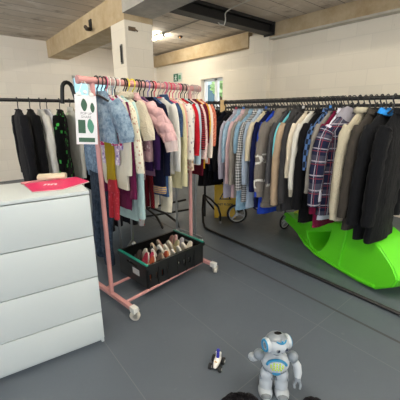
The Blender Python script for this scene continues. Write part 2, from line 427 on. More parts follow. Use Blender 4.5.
def garment(name, label, cat, loc, rz, L=.9, hw=.21, sl=.55, mat=None, smat=None, t=.03, collar='round',
            cmat=None, flare=1.0, seed=0, sr=.052, amp=1.0, quilt=0.0, fold=.012, cuff=None, cufflen=.06,
            sway=0.0, band=None, buttons=None, group=None, taper=.8, out=.03, reach=0.0, slope=.36):
    """cloth top hanging on a hanger: local x across the shoulders, -y the front, z=0 the neck"""
    root = thing(name, label, cat, loc, rz, group)
    smat = smat or mat; cmat = cmat or mat
    rnd = random.Random(seed*13+5); NS = 26
    sd = hw*slope
    def prof(d):   # half width at depth d
        nk = hw*.33
        if d <= .0: return nk
        if d < sd: return nk+(hw-nk)*(d/sd)**.85
        if d < sd+.05: return hw*(1-.06*((d-sd)/.05))
        f = (d-sd-.05)/max(L-sd-.05, .01)
        return hw*.94*(1+(flare-1)*f)+.004*math.sin(9*f+seed)
    def thk(d):
        if d < sd: return t*(.42+.5*d/sd)
        f = min(1, (d-sd)/max(L-sd, .01)); return t*(.92+.25*f)
    ds = [0, sd*.25, sd*.55, sd*.85, sd+.0, sd+.05]
    nrow = max(6, int((L-sd-.05)/.045))
    ds += [sd+.05+(L-sd-.05)*(i+1)/nrow for i in range(nrow)]
    ph = rnd.uniform(0, 6); kf = rnd.choice([2, 3, 3, 4])
    def ring(d, s=1.0, dz=0):
        w, h = prof(d)*s, thk(d)*s; out_ = []
        f = max(0, (d-sd)/max(L-sd, .01))
        hem = .012*math.sin(ph*3)*f
        for k in range(NS):
            a = 2*PI*k/NS; c, s_ = math.cos(a), math.sin(a)
            x = w*math.copysign(abs(c)**.8, c); y = h*math.copysign(abs(s_)**.75, s_)
            q = fold*f*math.sin(kf*PI*x/w*.5+ph)
            n1 = nz(x*7+seed*3.1, y*7, d*3.5)*.020*amp+nz(x*16, seed*1.7+y*16, d*9)*.010*amp
            q2 = quilt*abs(math.sin(PI*d/.07)) if quilt else 0
            y = y+q+(min(n1, .003)+q2)*(1 if s_ >= 0 else -1)*min(1, max(0, d/sd*.8-.2))
            x = x+(n1*.6+q2)*(1 if c > 0 else -1)*min(1, d/sd)
            out_.append(Vector((x+sway*f, y, -d+dz+hem*(c))))
        return out_
    rs = [ring(d) for d in ds]
    rs.append(ring(L-.004, .93)); rs.append(ring(L-.03, .9, .0))
    mb = MB(); mb.rings(rs, False)
    n = len(rs)*NS; mb.f.append(tuple(range((len(rs)-1)*NS, len(rs)*NS)))
    uvs = []
    for i, r in enumerate(rs):
        w = hw
        for k in range(NS): uvs.append((2*w*(k/NS)*1.9, seed*.7, -(ds[i] if i < len(ds) else L)))
    mb.build('body', mat, root, uv=uvs)
    if sl > 0:
        for sx in (-1, 1):
            oy = rnd.uniform(-.010, .006); ox = out+rnd.uniform(-.012, .014)+(reach if sx < 0 else 0); NR = max(7, int(sl/.035)); NK = 16
            P0 = Vector((sx*hw*.87, 0, -sd*.95)); P1 = Vector((sx*(hw+.018), oy*.2, -sd-.05))
            P2 = Vector((sx*(hw+ox), oy, -sd-sl*.55)); P3 = Vector((sx*(hw+ox*(.6 if not reach or sx > 0 else 1.15)), oy*1.2, -sd-sl))
            rr = []
            for i in range(NR+1):
                k = i/NR
                c = P0*(1-k)**3+P1*3*k*(1-k)**2+P2*3*k*k*(1-k)+P3*k**3
                tg = ((P1-P0)*3*(1-k)**2+(P2-P1)*6*k*(1-k)+(P3-P2)*3*k*k).normalized()
                u = Vector((0, 1, 0)).cross(tg).normalized(); w = Vector((0, 1, 0))
                rx = sr*(1-(1-taper)*k)*(.75+.25*min(1, k*4)); ry = min(rx*.95, t*1.15)*(1.0-.15*k)
                rg = []
                for q in range(NK):
                    a = 2*PI*q/NK+PI
                    n1 = 1+.28*amp*min(.35, nz(math.cos(a)*1.3+seed, math.sin(a)*1.3+sx, k*sl*11))+(.22*abs(math.sin(PI*k*sl/.065)) if quilt else 0)
                    rg.append(c+u*(rx*n1*math.cos(a))+w*(ry*n1*math.sin(a)))
                rr.append(rg)
            if cuff is None:
                last = rr[-1]; cc = sum(last, Vector())/NK
                rr.append([cc+(p-cc)*.8+Vector((0, 0, .002)) for p in last]); rr.append([cc+(p-cc)*.74+Vector((0, 0, .03)) for p in last])
            s = MB(); s.rings(rr, True); so = s.build('sleeve', smat, root, uv=[(2*PI*sr*.85*q/NK+sx*.5, seed*.7, -min(i, NR)/NR*sl-sd) for i in range(len(rr)) for q in range(NK)])
            if cuff is not None:
                last = rr[-1]; cc = sum(last, Vector())/NK; d = (P3-P2).normalized()
                g = MB(); g.rings([[cc+(p-cc)*q+d*z for p in last] for q, z in ((.8, -.012), (.92, 0), (.86, cufflen*.5), (.84, cufflen), (.66, cufflen), (.62, cufflen*.6))], True)
                g.build('cuff', cuff, so, uv=[(v[1], 0, v[2]) for v in g.v])
    nk = hw*.33; h0 = t*.42
    def cuv(b): return [(v[0], seed*.7, v[2]) for v in b.v]
    if collar == 'round':
        pts = [(nk*math.cos(2*PI*k/18), (h0+.006)*math.sin(2*PI*k/18), .002-.014*max(0, -math.sin(2*PI*k/18))) for k in range(18)]
        b = MB().tube(pts, .007, 6, closed=True); b.build('collar', cmat, root, uv=cuv(b))
    elif collar == 'shirt':
        rs = []
        for z, s1, s2 in ((-.012, 1.08, 1.0), (.018, 1.0, .9), (.032, 1.02, 1.0), (.030, 1.14, 1.3), (-.008, 1.42, 1.9)):
            rs.append([Vector((nk*s1*math.cos(2*PI*k/20), (h0*s2+.005)*math.sin(2*PI*k/20)-(.006 if math.sin(2*PI*k/20) < -.5 else 0)*s2, z-.02*max(0, -math.sin(2*PI*k/20)))) for k in range(20)])
        b = MB().rings(rs, False); b.build('collar', cmat, root, uv=cuv(b))
    elif collar == 'hood':
        b = MB(); rs = []
        for i in range(7):
            k = i/6; w = nk*(1.15+.55*math.sin(PI*k)); h = (h0+.012)*(1.1+.5*math.sin(PI*k))
            rs.append([Vector((w*math.cos(2*PI*q/18), h*math.sin(2*PI*q/18)+.004+.01*k, .035-.16*k+.02*nz(q*.5, k*3, seed))) for q in range(18)])
        b.rings(rs, False); b.build('hood', cmat, root, uv=cuv(b))
    elif collar == 'fur':
        pts = [((nk+.014)*math.cos(2*PI*k/20), (h0+.02)*math.sin(2*PI*k/20), .012+.008*nz(k, seed, 1)) for k in range(20)]
        MB().tube(pts, [.024+.008*nz(k*.9, seed, 3) for k in range(20)], 8, closed=True).build('collar', cmat, root)
    if band:
        b = MB(); b.rings([[Vector((p.x*q, p.y*q, p.z)) for p in ring(d)] for d, q in ((L-.055, 1.01), (L-.045, 1.05), (L-.006, 1.04), (L+.004, .98))], False)
        b.build('hem_band', band, root, uv=cuv(b))
    if buttons:
        b = MB()
        for i in range(5):
            d = .06+i*(L-.14)/5; yb = min(ring(d), key=lambda p: abs(p.x-.012)+(9 if p.y > 0 else 0)).y
            b.ball((.012, yb-.002, -d), .007, .004, .007, 10, 6)
        b.build('button_row', buttons, root)
    return root

def trousers(name, label, cat, loc, rz, L=.9, hw=.14, mat=None, t=.02, seed=0, flare=1.0, group=None, band=None):
    root = thing(name, label, cat, loc, rz, group)
    hip = L*.3; NK = 20
    rs = []
    for i in range(7):
        d = hip*i/6; w = hw*(.86+.14*i/6)
        rs.append([Vector((w*math.cos(2*PI*k/NK), t*(1+.2*nz(k*.7, d*9, seed))*math.sin(2*PI*k/NK), -d)) for k in range(NK)])
    b = MB(); b.rings(rs, True); b.build('body', mat, root, uv=[(4*hw*k/NK, seed*.7, p.z) for r in rs for k, p in enumerate(r)])
    for sx in (-1, 1):
        rs = []
        n = 14
        for i in range(n+1):
            k = i/n; d = hip*.8+(L-hip*.8)*k; w = hw*.5*(1-.25*k*(2-flare)); cx = sx*hw*(.5+.03*k)
            rs.append([Vector((cx+w*math.cos(2*PI*q/14)*(1+.14*nz(q*.6, d*9, seed+sx)), t*(1+.35*nz(q*.6+4, d*8, seed))*math.sin(2*PI*q/14)+.012*math.sin(d*7+seed), -d)) for q in range(14)])
        b = MB(); b.rings(rs, True); b.build('trouser_leg', mat, root, uv=[(2.4*hw*k/14+sx, seed*.7, p.z) for r in rs for k, p in enumerate(r)])
    w = MB(); w.rings([[Vector((hw*.88*q*math.cos(2*PI*k/NK), t*1.08*q*math.sin(2*PI*k/NK), z)) for k in range(NK)] for q, z in ((.98, -.035), (1.0, -.03), (1.0, .004), (.9, .004))], False)
    w.build('waistband', band or mat, root, uv=[(4*hw*(i % NK)/NK, 0, 0) for i in range(4*NK)])
    return root

m_hk = plain('black_hanger', '#17171a', .4)
m_railb = plain('black_rail_tube', '#151516', .35, .2)
F = fabric

# ------------------------------------------------------------------ right-hand rack (rail along Y)
RX, RZ, RR = 2.62, 1.545, .016
t = thing('clothes_rack', 'long black tube clothes rack running along the right side', 'clothes rack', (0, 0, 0))
MB().tube([(RX, 3.42, RZ), (RX, .25, RZ)], RR, 10).build('hanging_rail', m_railb, t)
MB().tube([(2.33, .25, .016), (2.33, 2.60, .016), (2.335, 2.72, .02), (2.37, 2.80, .06), (2.47, 2.93, .19), (2.58, 3.04, .335)], .016, 8).build('floor_bar', m_railb, t)
for y, nm in ((3.06, 'left'), (.34, 'right')):
    MB().tube([(RX, y, .02), (RX, y, RZ)], .016, 8).build('upright', m_railb, t)
MB().tube([(2.60, 3.05, .34), (2.61, 2.92, .30), (2.63, 2.80, .22), (2.635, 2.76, .12), (2.635, 2.755, .012)], .014, 8).build('leg', m_railb, t)
MB().tube([(2.60, 3.06, .335), (2.75, 3.16, .20), (2.92, 3.2, .03)], .014, 8).build('leg', m_railb, t)
MB().lathe([(.018, 0), (.018, .03)], 10, Matrix.Translation((2.635, 2.755, 0))).build('foot', plain('grey_foot', '#8c8c8c', .5), t)

RIGHT_Y = []
def right(y, zb, name, label, short, cat, mat, hc=None, rz=0.0, hanger_mat=None, hw=.21, **kw):
    RIGHT_Y.append(y); z = RZ-.104; kw['t'] = kw.get('t', .03)*.85; kw.setdefault('fold', .004); kw.setdefault('amp', .9); kw.setdefault('slope', .6); kw.setdefault('out', .045)
    g = garment(name, label, cat, (RX, y, z), R(rz), L=z-zb, hw=hw, mat=mat, seed=int(y*97) % 50, **kw)
    hanger((RX, y, RZ), R(rz), RR, hanger_mat or m_hk, '%s hanger on the right-hand rail carrying the %s' % (hc or 'black plastic', short), hw, drop=hw*.70, foot=.106, neck=.007)
    return g
blk = F('#131316'); nav = F('#171b2e'); chr_ = F('#3a393c')
right(2.940, .50, 'coat', 'long black coat at the far left end of the right-hand rail', 'far left black coat', 'coat', blk, collar='shirt', t=.04, rz=-6)
right(2.830, .55, 'coat', 'black coat second from the far left end of right-hand rail', 'second black coat', 'coat', F('#18181b'), collar='shirt', t=.04, rz=-5)
right(2.730, .58, 'jacket', 'black jacket hanging directly under the tan card on right rail', 'black jacket under the tan card', 'jacket', F('#101114'), t=.04, rz=-8)
right(2.640, .62, 'jumper', 'very dark navy jumper just right of the tan card', 'dark navy jumper by the tan card', 'jumper', F('#14161f'), t=.035, rz=-8)
right(2.550, .66, 'cardigan', 'black cardigan next left of the pale lilac shirt', 'black cardigan beside the lilac shirt', 'cardigan', F('#17171a'), t=.033, rz=-9)
right(2.463, .46, 'shirt', 'pale lilac grey long shirt, leftmost light garment on right rail', 'pale lilac grey shirt', 'shirt', F('#b9b4c2'), collar='shirt', t=.028, rz=-8, sl=.62)
right(2.401, .70, 'shirt', 'light blue denim shirt with rolled sleeve beside pale lilac shirt', 'light blue denim shirt', 'shirt', F('#8fb0c8', kind='wash', col2='#a9c3d4'), collar='shirt', t=.028, sl=.42, rz=-8)
right(2.343, .47, 'blouse', 'pale pink blouse between the denim shirt and taupe shirt', 'pale pink blouse', 'blouse', F('#d6b7bb'), collar='shirt', t=.026, rz=-8, sl=.66)
right(2.290, .48, 'shirt', 'taupe beige shirt right of the pale pink blouse', 'taupe beige shirt', 'shirt', F('#9b948c'), collar='shirt', t=.026, rz=-8, sl=.66)
right(2.233, .36, 'denim_dress', 'light blue chambray dress hanging lowest left of checked shirt', 'light blue chambray dress', 'dress', F('#7fa3bd', kind='wash', col2='#93b3c9'), collar='shirt', t=.03, sl=.30, flare=1.12, rz=-8)
right(2.174, .46, 'shirt', 'black and white small checked shirt on the right-hand rail', 'black and white checked shirt', 'shirt', F('#1b1b20', kind='check', col2='#cfcfcf', sc=1.15), collar='shirt', t=.03, rz=-8, sl=.7)
right(2.111, .42, 'shirt', 'pale blue grey shirt right of the black and white check', 'pale blue grey shirt', 'shirt', F('#a3b2c6'), collar='shirt', t=.03, rz=-6, sl=.62)
right(2.058, .72, 'top', 'cream short top with loose sleeve left of navy cardigan', 'cream short top', 'top', F('#d8ccb0'), t=.026, sl=.36, rz=-6)
right(2.000, .45, 'cardigan', 'deep navy cardigan left of royal blue jumper', 'deep navy cardigan', 'cardigan', F('#151a40'), t=.034, rz=-5, sl=.68)
right(1.935, .39, 'jumper', 'bright royal blue long jumper on the right-hand rail', 'royal blue jumper', 'jumper', F('#2340a6'), t=.034, rz=-5, sl=.72, band=F('#2340a6'))
sweat = right(1.855, .48, 'sweatshirt', 'taupe grey sweatshirt with large white letters on its sleeve', 'lettered taupe sweatshirt', 'sweatshirt', F('#77716b'), t=.045, rz=-20, sl=.66, sr=.072, cuff=F('#6f6963'), band=F('#6f6963'), collar='hood')
right(1.785, .52, 'jumper', 'dark grey jumper squeezed behind the lettered taupe sweatshirt', 'dark grey jumper', 'jumper', F('#46464a'), t=.03, rz=-5)
right(1.735, .62, 'top', 'bright aqua thin top between the dark grey and charcoal garments', 'aqua top', 'top', F('#6fc3cf'), t=.022, rz=-4, sl=.3)
right(1.690, .49, 'hoodie', 'charcoal hoodie with beige sleeves right of the aqua top', 'charcoal and beige hoodie', 'hoodie', F('#3b3a3b'), smat=F('#a8937c'), t=.042, rz=-8, sl=.7, sr=.06, cuff=F('#a8937c'), band=F('#3b3a3b'), collar='hood')
right(1.630, .50, 'sweatshirt', 'dark charcoal sweatshirt right of the beige sleeved hoodie', 'dark charcoal sweatshirt', 'sweatshirt', F('#39383a'), t=.036, rz=-6, sl=.66, sr=.06, cuff=F('#39383a'))
right(1.575, .66, 'cardigan', 'cream cardigan left of the off white knit', 'cream cardigan', 'cardigan', F('#cfc5b2'), t=.03, rz=-5, sl=.46)
right(1.525, .60, 'jumper', 'off white fine knit jumper left of the long black coat', 'off white knit jumper', 'jumper', F('#d2d0c8', kind='rib', col2='#c0bdb4'), t=.03, rz=-5, sl=.56)
right(1.455, .42, 'coat', 'long black coat between off white knit and blue checked shirt', 'black coat by the blue check', 'coat', F('#141417'), t=.045, rz=-6, sl=.74, sr=.06, collar='shirt')
right(1.395, .74, 'shirt', 'dark shirt with bold blue checks half hidden by grey knit', 'blue checked shirt', 'shirt', F('#1d2433', kind='gingham', col2='#4d6b9c', sc=1.3), t=.028, rz=-5, sl=.36, collar='shirt')
right(1.350, .62, 'jumper', 'mid grey knit jumper left of the burgundy dress', 'mid grey knit jumper', 'jumper', F('#8b8781', kind='rib', col2='#7c7872'), t=.03, rz=-4, sl=.56)
right(1.305, .42, 'dress', 'burgundy dress showing below the grey knit and white blouse', 'burgundy dress', 'dress', F('#6d1636'), t=.028, rz=-4, sl=.74)
right(1.265, .50, 'blouse', 'white lilac blouse just left of the navy plaid shirt', 'white lilac blouse', 'blouse', F('#cdcbd9'), t=.028, rz=-4, sl=.62, collar='shirt')
plaid = F('#20243c', kind='plaid', col2='#96939d', col3='#7d3641', sc=1.15)
right(1.190, .57, 'plaid_shirt', 'navy plaid hooded shirt with white and red lines on right rail', 'navy plaid shirt', 'shirt', plaid, t=.06, rz=-24, sl=.64, sr=.074, collar='hood', cmat=F('#8f8c95'), hw=.25)
right(1.100, .55, 'fleece_jacket', 'cream fleece jacket right of the navy plaid shirt', 'cream fleece jacket', 'jacket', F('#cbc2ab', kind='fleece'), t=.042, rz=-8, sl=.68, sr=.062, collar='fur', cuff=F('#bdb49e'))
right(1.020, .50, 'coat', 'dark brown grey coat right of the cream fleece jacket', 'dark brown grey coat', 'coat', F('#3b3733'), t=.042, rz=-6, sl=.7, sr=.06, collar='shirt')
right(0.940, .42, 'jacket', 'black jacket with bright blue collar lining at right edge', 'blue collared black jacket', 'jacket', F('#17181b'), t=.045, rz=-6, sl=.74, sr=.066, collar='shirt', cmat=F('#2f86d6'))
right(0.840, .44, 'coat', 'black padded coat nearest the camera on the right-hand rail', 'nearest black padded coat', 'coat', F('#121316'), t=.045, rz=-4, sl=.72, sr=.066, quilt=.006, collar='shirt')
# letters on the sweatshirt's near sleeve
bpy.context.view_layer.update()
def drape_text(root, children, items, mat, name):
    vs, fs = [], []
    for c in root.children:
        if c.name.split('.')[0] in children:
            k = len(vs); vs += [v.co.copy() for v in c.data.vertices]; fs += [tuple(i+k for i in p.vertices) for p in c.data.polygons]
    bv = BVHTree.FromPolygons(vs, fs)
    d = Vector((.93, .37, 0)).normalized()   # looking in from the room side
    side = Vector((0, 0, 1)).cross(d).normalized()*-1
    for ch, z, off, size, rot in items:
        b = text_mb(ch, size, Matrix.Identity(4), .0, .004)
        bm = bmesh.new(); me = bpy.data.meshes.new('x'); me.from_pydata(b.v, [], b.f); bm.from_mesh(me)
        bmesh.ops.triangulate(bm, faces=bm.faces)
        bmesh.ops.subdivide_edges(bm, edges=bm.edges, cuts=2, use_grid_fill=True)
        bmesh.ops.triangulate(bm, faces=bm.faces)
        out = MB(); pts = []
        for v in bm.verts:
            x, y = v.co.x, v.co.y
            x, y = x*math.cos(rot)-y*math.sin(rot), x*math.sin(rot)+y*math.cos(rot)
            p = Vector((-.245, -.02, z))+side*(x+off)+Vector((0, 0, y))-d*.4
            h = bv.ray_cast(p, d, 1.0)
            pts.append(h[0]-d*.004 if h[0] is not None and (h[0]-p).length < .52 else p+d*.42)
        bm.verts.index_update()
        out.add(pts, [tuple(v.index for v in f.verts) for f in bm.faces]); bm.free(); bpy.data.meshes.remove(me)
        out.build(name, mat, root)
drape_text(sweat, ('body', 'sleeve'), [('H', -.45, .01, .15, R(-75)), ('C', -.70, .0, .14, R(-80))], F('#d9d7d2'), 'printed_letter')
# tan divider card
t = thing('divider_card', 'tan card tag hanging over the right rail above black jackets', 'card', (2.60, 2.705, RZ-.002), R(-40))
o1 = MB().box(-.038, .038, -.0015, .0015, -.115, .034).build('card', plain('tan_card', '#d3b27c', .7), t, smooth=False)
# loose hooks on the rail
rnd = random.Random(3); gy = sorted(RIGHT_Y, reverse=True); spots = [3.22, 3.17, 3.12, 3.02, 2.98]
for a, b in zip(gy, gy[1:]): spots += [(a+b)/2]
for y in spots:
    h = thing('hanger', 'bare black hanger squeezed between garments on the right-hand rail', 'hanger', (RX, y, RZ), R(-6), 'bare black hangers on the right-hand rail')
    mb = MB(); rail_hook(mb, 0, RR, .006, .085, .009); mb.build('hook', m_hk, h)
    mb = MB(); mb.tube([(-.07, 0, -.115), (0, 0, -.084), (.07, 0, -.115)], .006, 6); mb.build('shoulder_bar', m_hk, h)
for i, (y, c, nm) in enumerate(((2.47, '#b0324a', 'red'), (2.36, '#3d7ad0', 'blue'), (2.05, '#2c67c9', 'bright blue'), (1.62, '#c9c9cb', 'white'), (1.36, '#3a86d8', 'sky blue'))):
    t = thing('size_clip', '%s size cube clipped on a hanger hook of the right rail' % nm, 'size clip', (RX-.045, y, RZ-.062))
    MB().box(-.01, .01, -.008, .008, -.012, .012).build('cube', plain('clip_'+nm.replace(' ', '_'), c, .4), t, bevel=.003)
# rear rail with dark clothes
R2 = 3.22
t = thing('clothes_rack', 'black rear clothes rack hidden behind the long right-hand rack', 'clothes rack', (0, 0, 0))
MB().tube([(R2, 3.5, 1.50), (R2, .25, 1.50)], .016, 10).build('hanging_rail', m_railb, t)
for y in (3.4, .3): MB().tube([(R2, y, 0), (R2, y, 1.5)], .016, 8).build('upright', m_railb, t)
for i in range(11):
    y = 3.2-i*.24
    garment('coat', 'dark garment on the rear rail behind the long right-hand rack', 'coat', (R2, y, 1.412), R(rnd.uniform(-8, 8)), L=.84, hw=.22, mat=F('#1c1b1e'), t=.05, sl=.6, sr=.06, seed=i, group='dark garments on the rear rail', collar='shirt')

for i in range(44):
    y = 3.16-i*.06
    if abs(((3.2-y)/.24+.5) % 1-.5) < .13: continue
    h = thing('hanger', 'bare black hanger on the rear rail behind the long right-hand rack', 'hanger', (R2, y, 1.50), R(rnd.uniform(-3, 3)), 'bare black hangers on the rear rail')
    mb = MB(); rail_hook(mb, 0, RR, .007, .08, .016); mb.build('hook', m_hk, h)
    mb = MB(); mb.tube([(-.17, 0, -.135), (-.06, 0, -.10), (0, 0, -.078), (.06, 0, -.10), (.17, 0, -.135)], .008, 6); mb.build('shoulder_bar', m_hk, h)

# ------------------------------------------------------------------ left-hand black rack (rail along X)
LY, LZ = 3.35, 1.547
t = thing('clothes_rack', 'black tube clothes rack with arched end behind the white drawers', 'clothes rack', (0, 0, 0))
MB().tube([(.0, LY, LZ), (1.9, LY, LZ)], RR, 10).build('hanging_rail', m_railb, t)
arc = [(1.03, LY-.05, .9), (1.0, LY-.05, 1.5)]
pts = [(.955, 3.33, 1.52), (.965, 3.33, 1.62)]
for i in range(9):
    a = PI-PI*i/8; pts.append((1.02+.05*math.cos(a), 3.33, 1.66+.065*math.sin(a)))
pts += [(1.085, 3.32, 1.58), (1.11, 3.31, 1.45), (1.125, 3.30, 1.2)]
MB().tube(pts, .02, 8).build('arched_end', m_railb, t)
MB().tube([(1.86, LY, .22), (2.50, LY, .22)], .014, 8).build('cross_bar', m_railb, t)
MB().tube([(1.80, LY-.02, .12), (2.50, LY-.1, .10)], .014, 8).build('cross_bar', m_railb, t)
MB().tube([(1.86, LY, LZ), (1.86, LY, .22), (1.88, LY-.2, .16), (1.9, LY-.32, .02)], .016, 8).build('leg', m_railb, t)
MB().tube([(1.92, LY-.02, .22), (2.0, LY-.25, .18), (2.05, LY-.42, .10), (2.06, LY-.44, .012)], .016, 8).build('leg', m_railb, t)
MB().tube([(.2, LY, LZ), (.2, LY, .02)], .016, 8).build('leg', m_railb, t)

def left(x, zb, name, label, short, cat, mat, hw=.2, rz=0, **kw):
    z = LZ-.088; kw.setdefault('fold', .005)
    g = garment(name, label, cat, (x, LY, z), R(90+rz), L=z-zb, hw=hw, mat=mat, seed=int(x*83) % 50, **kw)
    hanger((x, LY, LZ), R(90), RR, m_hk, 'black hanger on the rack behind the drawers carrying the %s' % short, hw)
    return g
left(.56, .6, 'coat', 'dark coat leftmost on the black rack behind the drawers', 'leftmost dark coat', 'coat', F('#1c1c20'), t=.04)
left(.66, .6, 'jacket', 'black jacket left of the long white coat behind drawers', 'black jacket by the white coat', 'jacket', F('#161618'), t=.035)
left(.75, .45, 'coat', 'long white coat hanging behind the white drawers', 'long white coat', 'coat', F('#d9d6cf'), t=.035, sl=.6)
left(.81, .45, 'dress', 'pale grey white dress next to the long white coat', 'pale grey white dress', 'dress', F('#c3c3cc'), t=.03, sl=.5)
gp = F('#0d0e0f', kind='patch', col2='#3fa046', sc=.6)
left(.93, .50, 'hoodie', 'black hoodie with scattered bright green blocky print behind drawers', 'green print black hoodie', 'hoodie', gp, t=.05, sl=.62, sr=.08, hw=.24, rz=-22)
left(1.03, .62, 'jacket', 'narrow off white jacket right of the green print hoodie', 'narrow off white jacket', 'jacket', F('#d4d1c9'), t=.02, sl=.6, collar='shirt')
left(1.085, .88, 'camo_top', 'olive camouflage top beside the off white jacket', 'olive camouflage top', 'top', F('#4d4d2b', kind='camo', col2='#8f8656'), t=.04, sl=.4, hw=.21)
left(1.145, .62, 'jacket', 'black jacket between camouflage top and faded denim jacket', 'black jacket by the denim', 'jacket', F('#151517'), t=.03)
left(1.20, .6, 'denim_jacket', 'faded blue denim jacket behind the hanging poster', 'faded denim jacket', 'jacket', F('#6f8aa5', kind='wash', col2='#93a9bd'), t=.035, collar='shirt')
for i, (x, c, nm) in enumerate(((1.30, '#1d1d21', 'black'), (1.40, '#26242a', 'charcoal'), (1.50, '#17181f', 'navy black'), (1.60, '#2c2a2c', 'dark brown grey'), (1.70, '#151517', 'jet black'))):
    left(x, .10+.04*(i % 3), 'coat', '%s coat half hidden behind the pink rail of childrens clothes' % nm, '%s half hidden coat' % nm, 'coat', F(c), t=.045, sl=.62)
t = trousers('trousers', 'pale trousers with small red print hanging low behind the crate', 'trousers', (1.62, 3.02, .78), R(60), L=.62, hw=.09, mat=F('#bdb8b6', kind='dots', col2='#b3475a', sc=1.6), t=.03, seed=4)

# ------------------------------------------------------------------ grey metal rack behind the pink one
m_gm = plain('grey_metal', '#85888b', .4, .5)
t = thing('clothes_rack', 'grey metal clothes rack standing behind the pink rack', 'clothes rack', (0, 0, 0))
MB().tube([(.86, 2.58, 1.50), (2.08, 2.52, 1.50)], .014, 10).build('hanging_rail', m_gm, t)
for x, y in ((1.12, 2.565), (2.02, 2.523)):
    MB().tube([(x, y, .07), (x, y, 1.5)], .013, 8).build('post', m_gm, t)
for x, y in ((1.39, 2.86), (1.975, 2.83)):
    MB().tube([(x, y, .07), (x, y, 1.3)], .013, 8).build('post', m_gm, t)
MB().tube([(1.39, 2.86, 1.3), (1.975, 2.83, 1.3)], .013, 8).build('rear_rail', m_gm, t)
MB().tube([(1.12, 2.40, .07), (1.12, 2.565, .07), (1.39, 2.86, .07)], .014, 8).build('foot_bar', m_gm, t)
MB().tube([(2.02, 2.40, .07), (2.02, 2.523, .07), (1.975, 2.83, .07)], .014, 8).build('foot_bar', m_gm, t)
m_white = plain('white_plastic', '#d8d8d4', .4)
for x, y in ((1.12, 2.42), (2.02, 2.42), (1.39, 2.84), (1.975, 2.82)):
    MB().lathe([(.025, -.012), (.03, -.008), (.03, .008), (.025, .012)], 14, Matrix.Translation((x, y, .03)) @ Matrix.Rotation(PI/2, 4, 'Y')).build('caster', m_white, t)
    
m_denim = F('#202936', kind='wash', col2='#3a4859')
jr = thing('denim_jumpsuit', 'long faded dark denim jumpsuit hanging behind the left pink post', 'jumpsuit', (.965, 2.575, 1.41), R(88))
g = garment('tmp', 'x', 'x', (0, 0, 0), 0, L=.52, hw=.19, mat=F('#4b5f78', kind='wash', col2='#7d93a8'), t=.035, sl=.42, seed=9, collar='shirt')
for c in list(g.children): c.parent = jr
bpy.data.objects.remove(g)
g = trousers('tmp', 'x', 'x', (0, 0, 0), 0, L=.84, hw=.20, mat=m_denim, t=.045, seed=3, flare=1.3)
for c in list(g.children): c.parent = jr; c.location = (0, 0, -.47)
bpy.data.objects.remove(g)
hanger((.965, 2.575, 1.50), R(88), .014, m_hk, 'black hanger on the grey rack carrying the long denim jumpsuit', .19)

# ------------------------------------------------------------------ pink rack with children's clothes
TH = R(8.3); PX, PY, PZ = .765, 1.993, 1.63
cT, sT = math.cos(TH), math.sin(TH)
def pr(s, f=0.0, z=0.0): return Vector((PX+s*cT-f*sT, PY+s*sT+f*cT, z))
m_pink = plain('pink_paint', '#c08a88', .45, 0, .05)
m_chrome = plain('zinc', '#b9b5ac', .35, .8)
D = .885
t = thing('clothes_rack', 'pink painted clothes rack on casters holding childrens clothes', 'clothes rack', (PX, PY, 0), TH)
MB().tube([(-.085, 0, PZ), (.995, 0, PZ)], .0215, 12).build('hanging_rail', m_pink, t)
MB().tube([(-.098, 0, PZ), (-.085, 0, PZ)], .026, 12).build('end_cap', m_pink, t)
MB().tube([(.995, 0, PZ), (1.007, 0, PZ)], .026, 12).build('end_cap', m_pink, t)
for s in (0, D):
    MB().tube([(s, 0, .09), (s, 0, PZ-.015)], .0165, 10).build('post', m_pink, t)
    MB().box(s-.016, s+.016, -.275, .265, .075, .105).build('foot_bar', m_pink, t, bevel=.004)
    for y in (-.285, .275):
        c = thing('caster', '', '', (s, y, 0)); 
        for k in ('label', 'category'): del c[k]
        c.parent = t
        MB().box(-.02, .02, -.028, .028, .068, .112).build('bracket', m_white, c, bevel=.004)
        a = R(34) if s == 0 else R(-46)
        Mr = Matrix.Translation((.012, -.012, 0)) @ Matrix.Rotation(a, 4, 'Z')
        mb = MB(); mb.box(-.026, -.022, -.012, .012, .03, .078, Mr); mb.box(.022, .026, -.012, .012, .03, .078, Mr); mb.box(-.026, .026, -.014, .014, .07, .076, Mr)
        mb.build('fork', m_chrome, c, smooth=False)
        W = Mr @ Matrix.Translation((0, .014, .0385)) @ Matrix.Rotation(PI/2, 4, 'Y')
        MB().lathe([(.020, -.017), (.032, -.017), (.0375, -.012), (.0375, .012), (.032, .017), (.020, .017)], 22, W).build('wheel', plain('cream_wheel', '#cfc8bb', .5), c)
        MB().lathe([(.012, -.021), (.012, .021)], 12, W).build('axle', m_chrome, c)
for f, nm in ((-.17, 0), (.10, 1)):
    MB().tube([(0, f, .09), (D, f, .09)], .0125, 10).build('low_rail', m_pink, t)

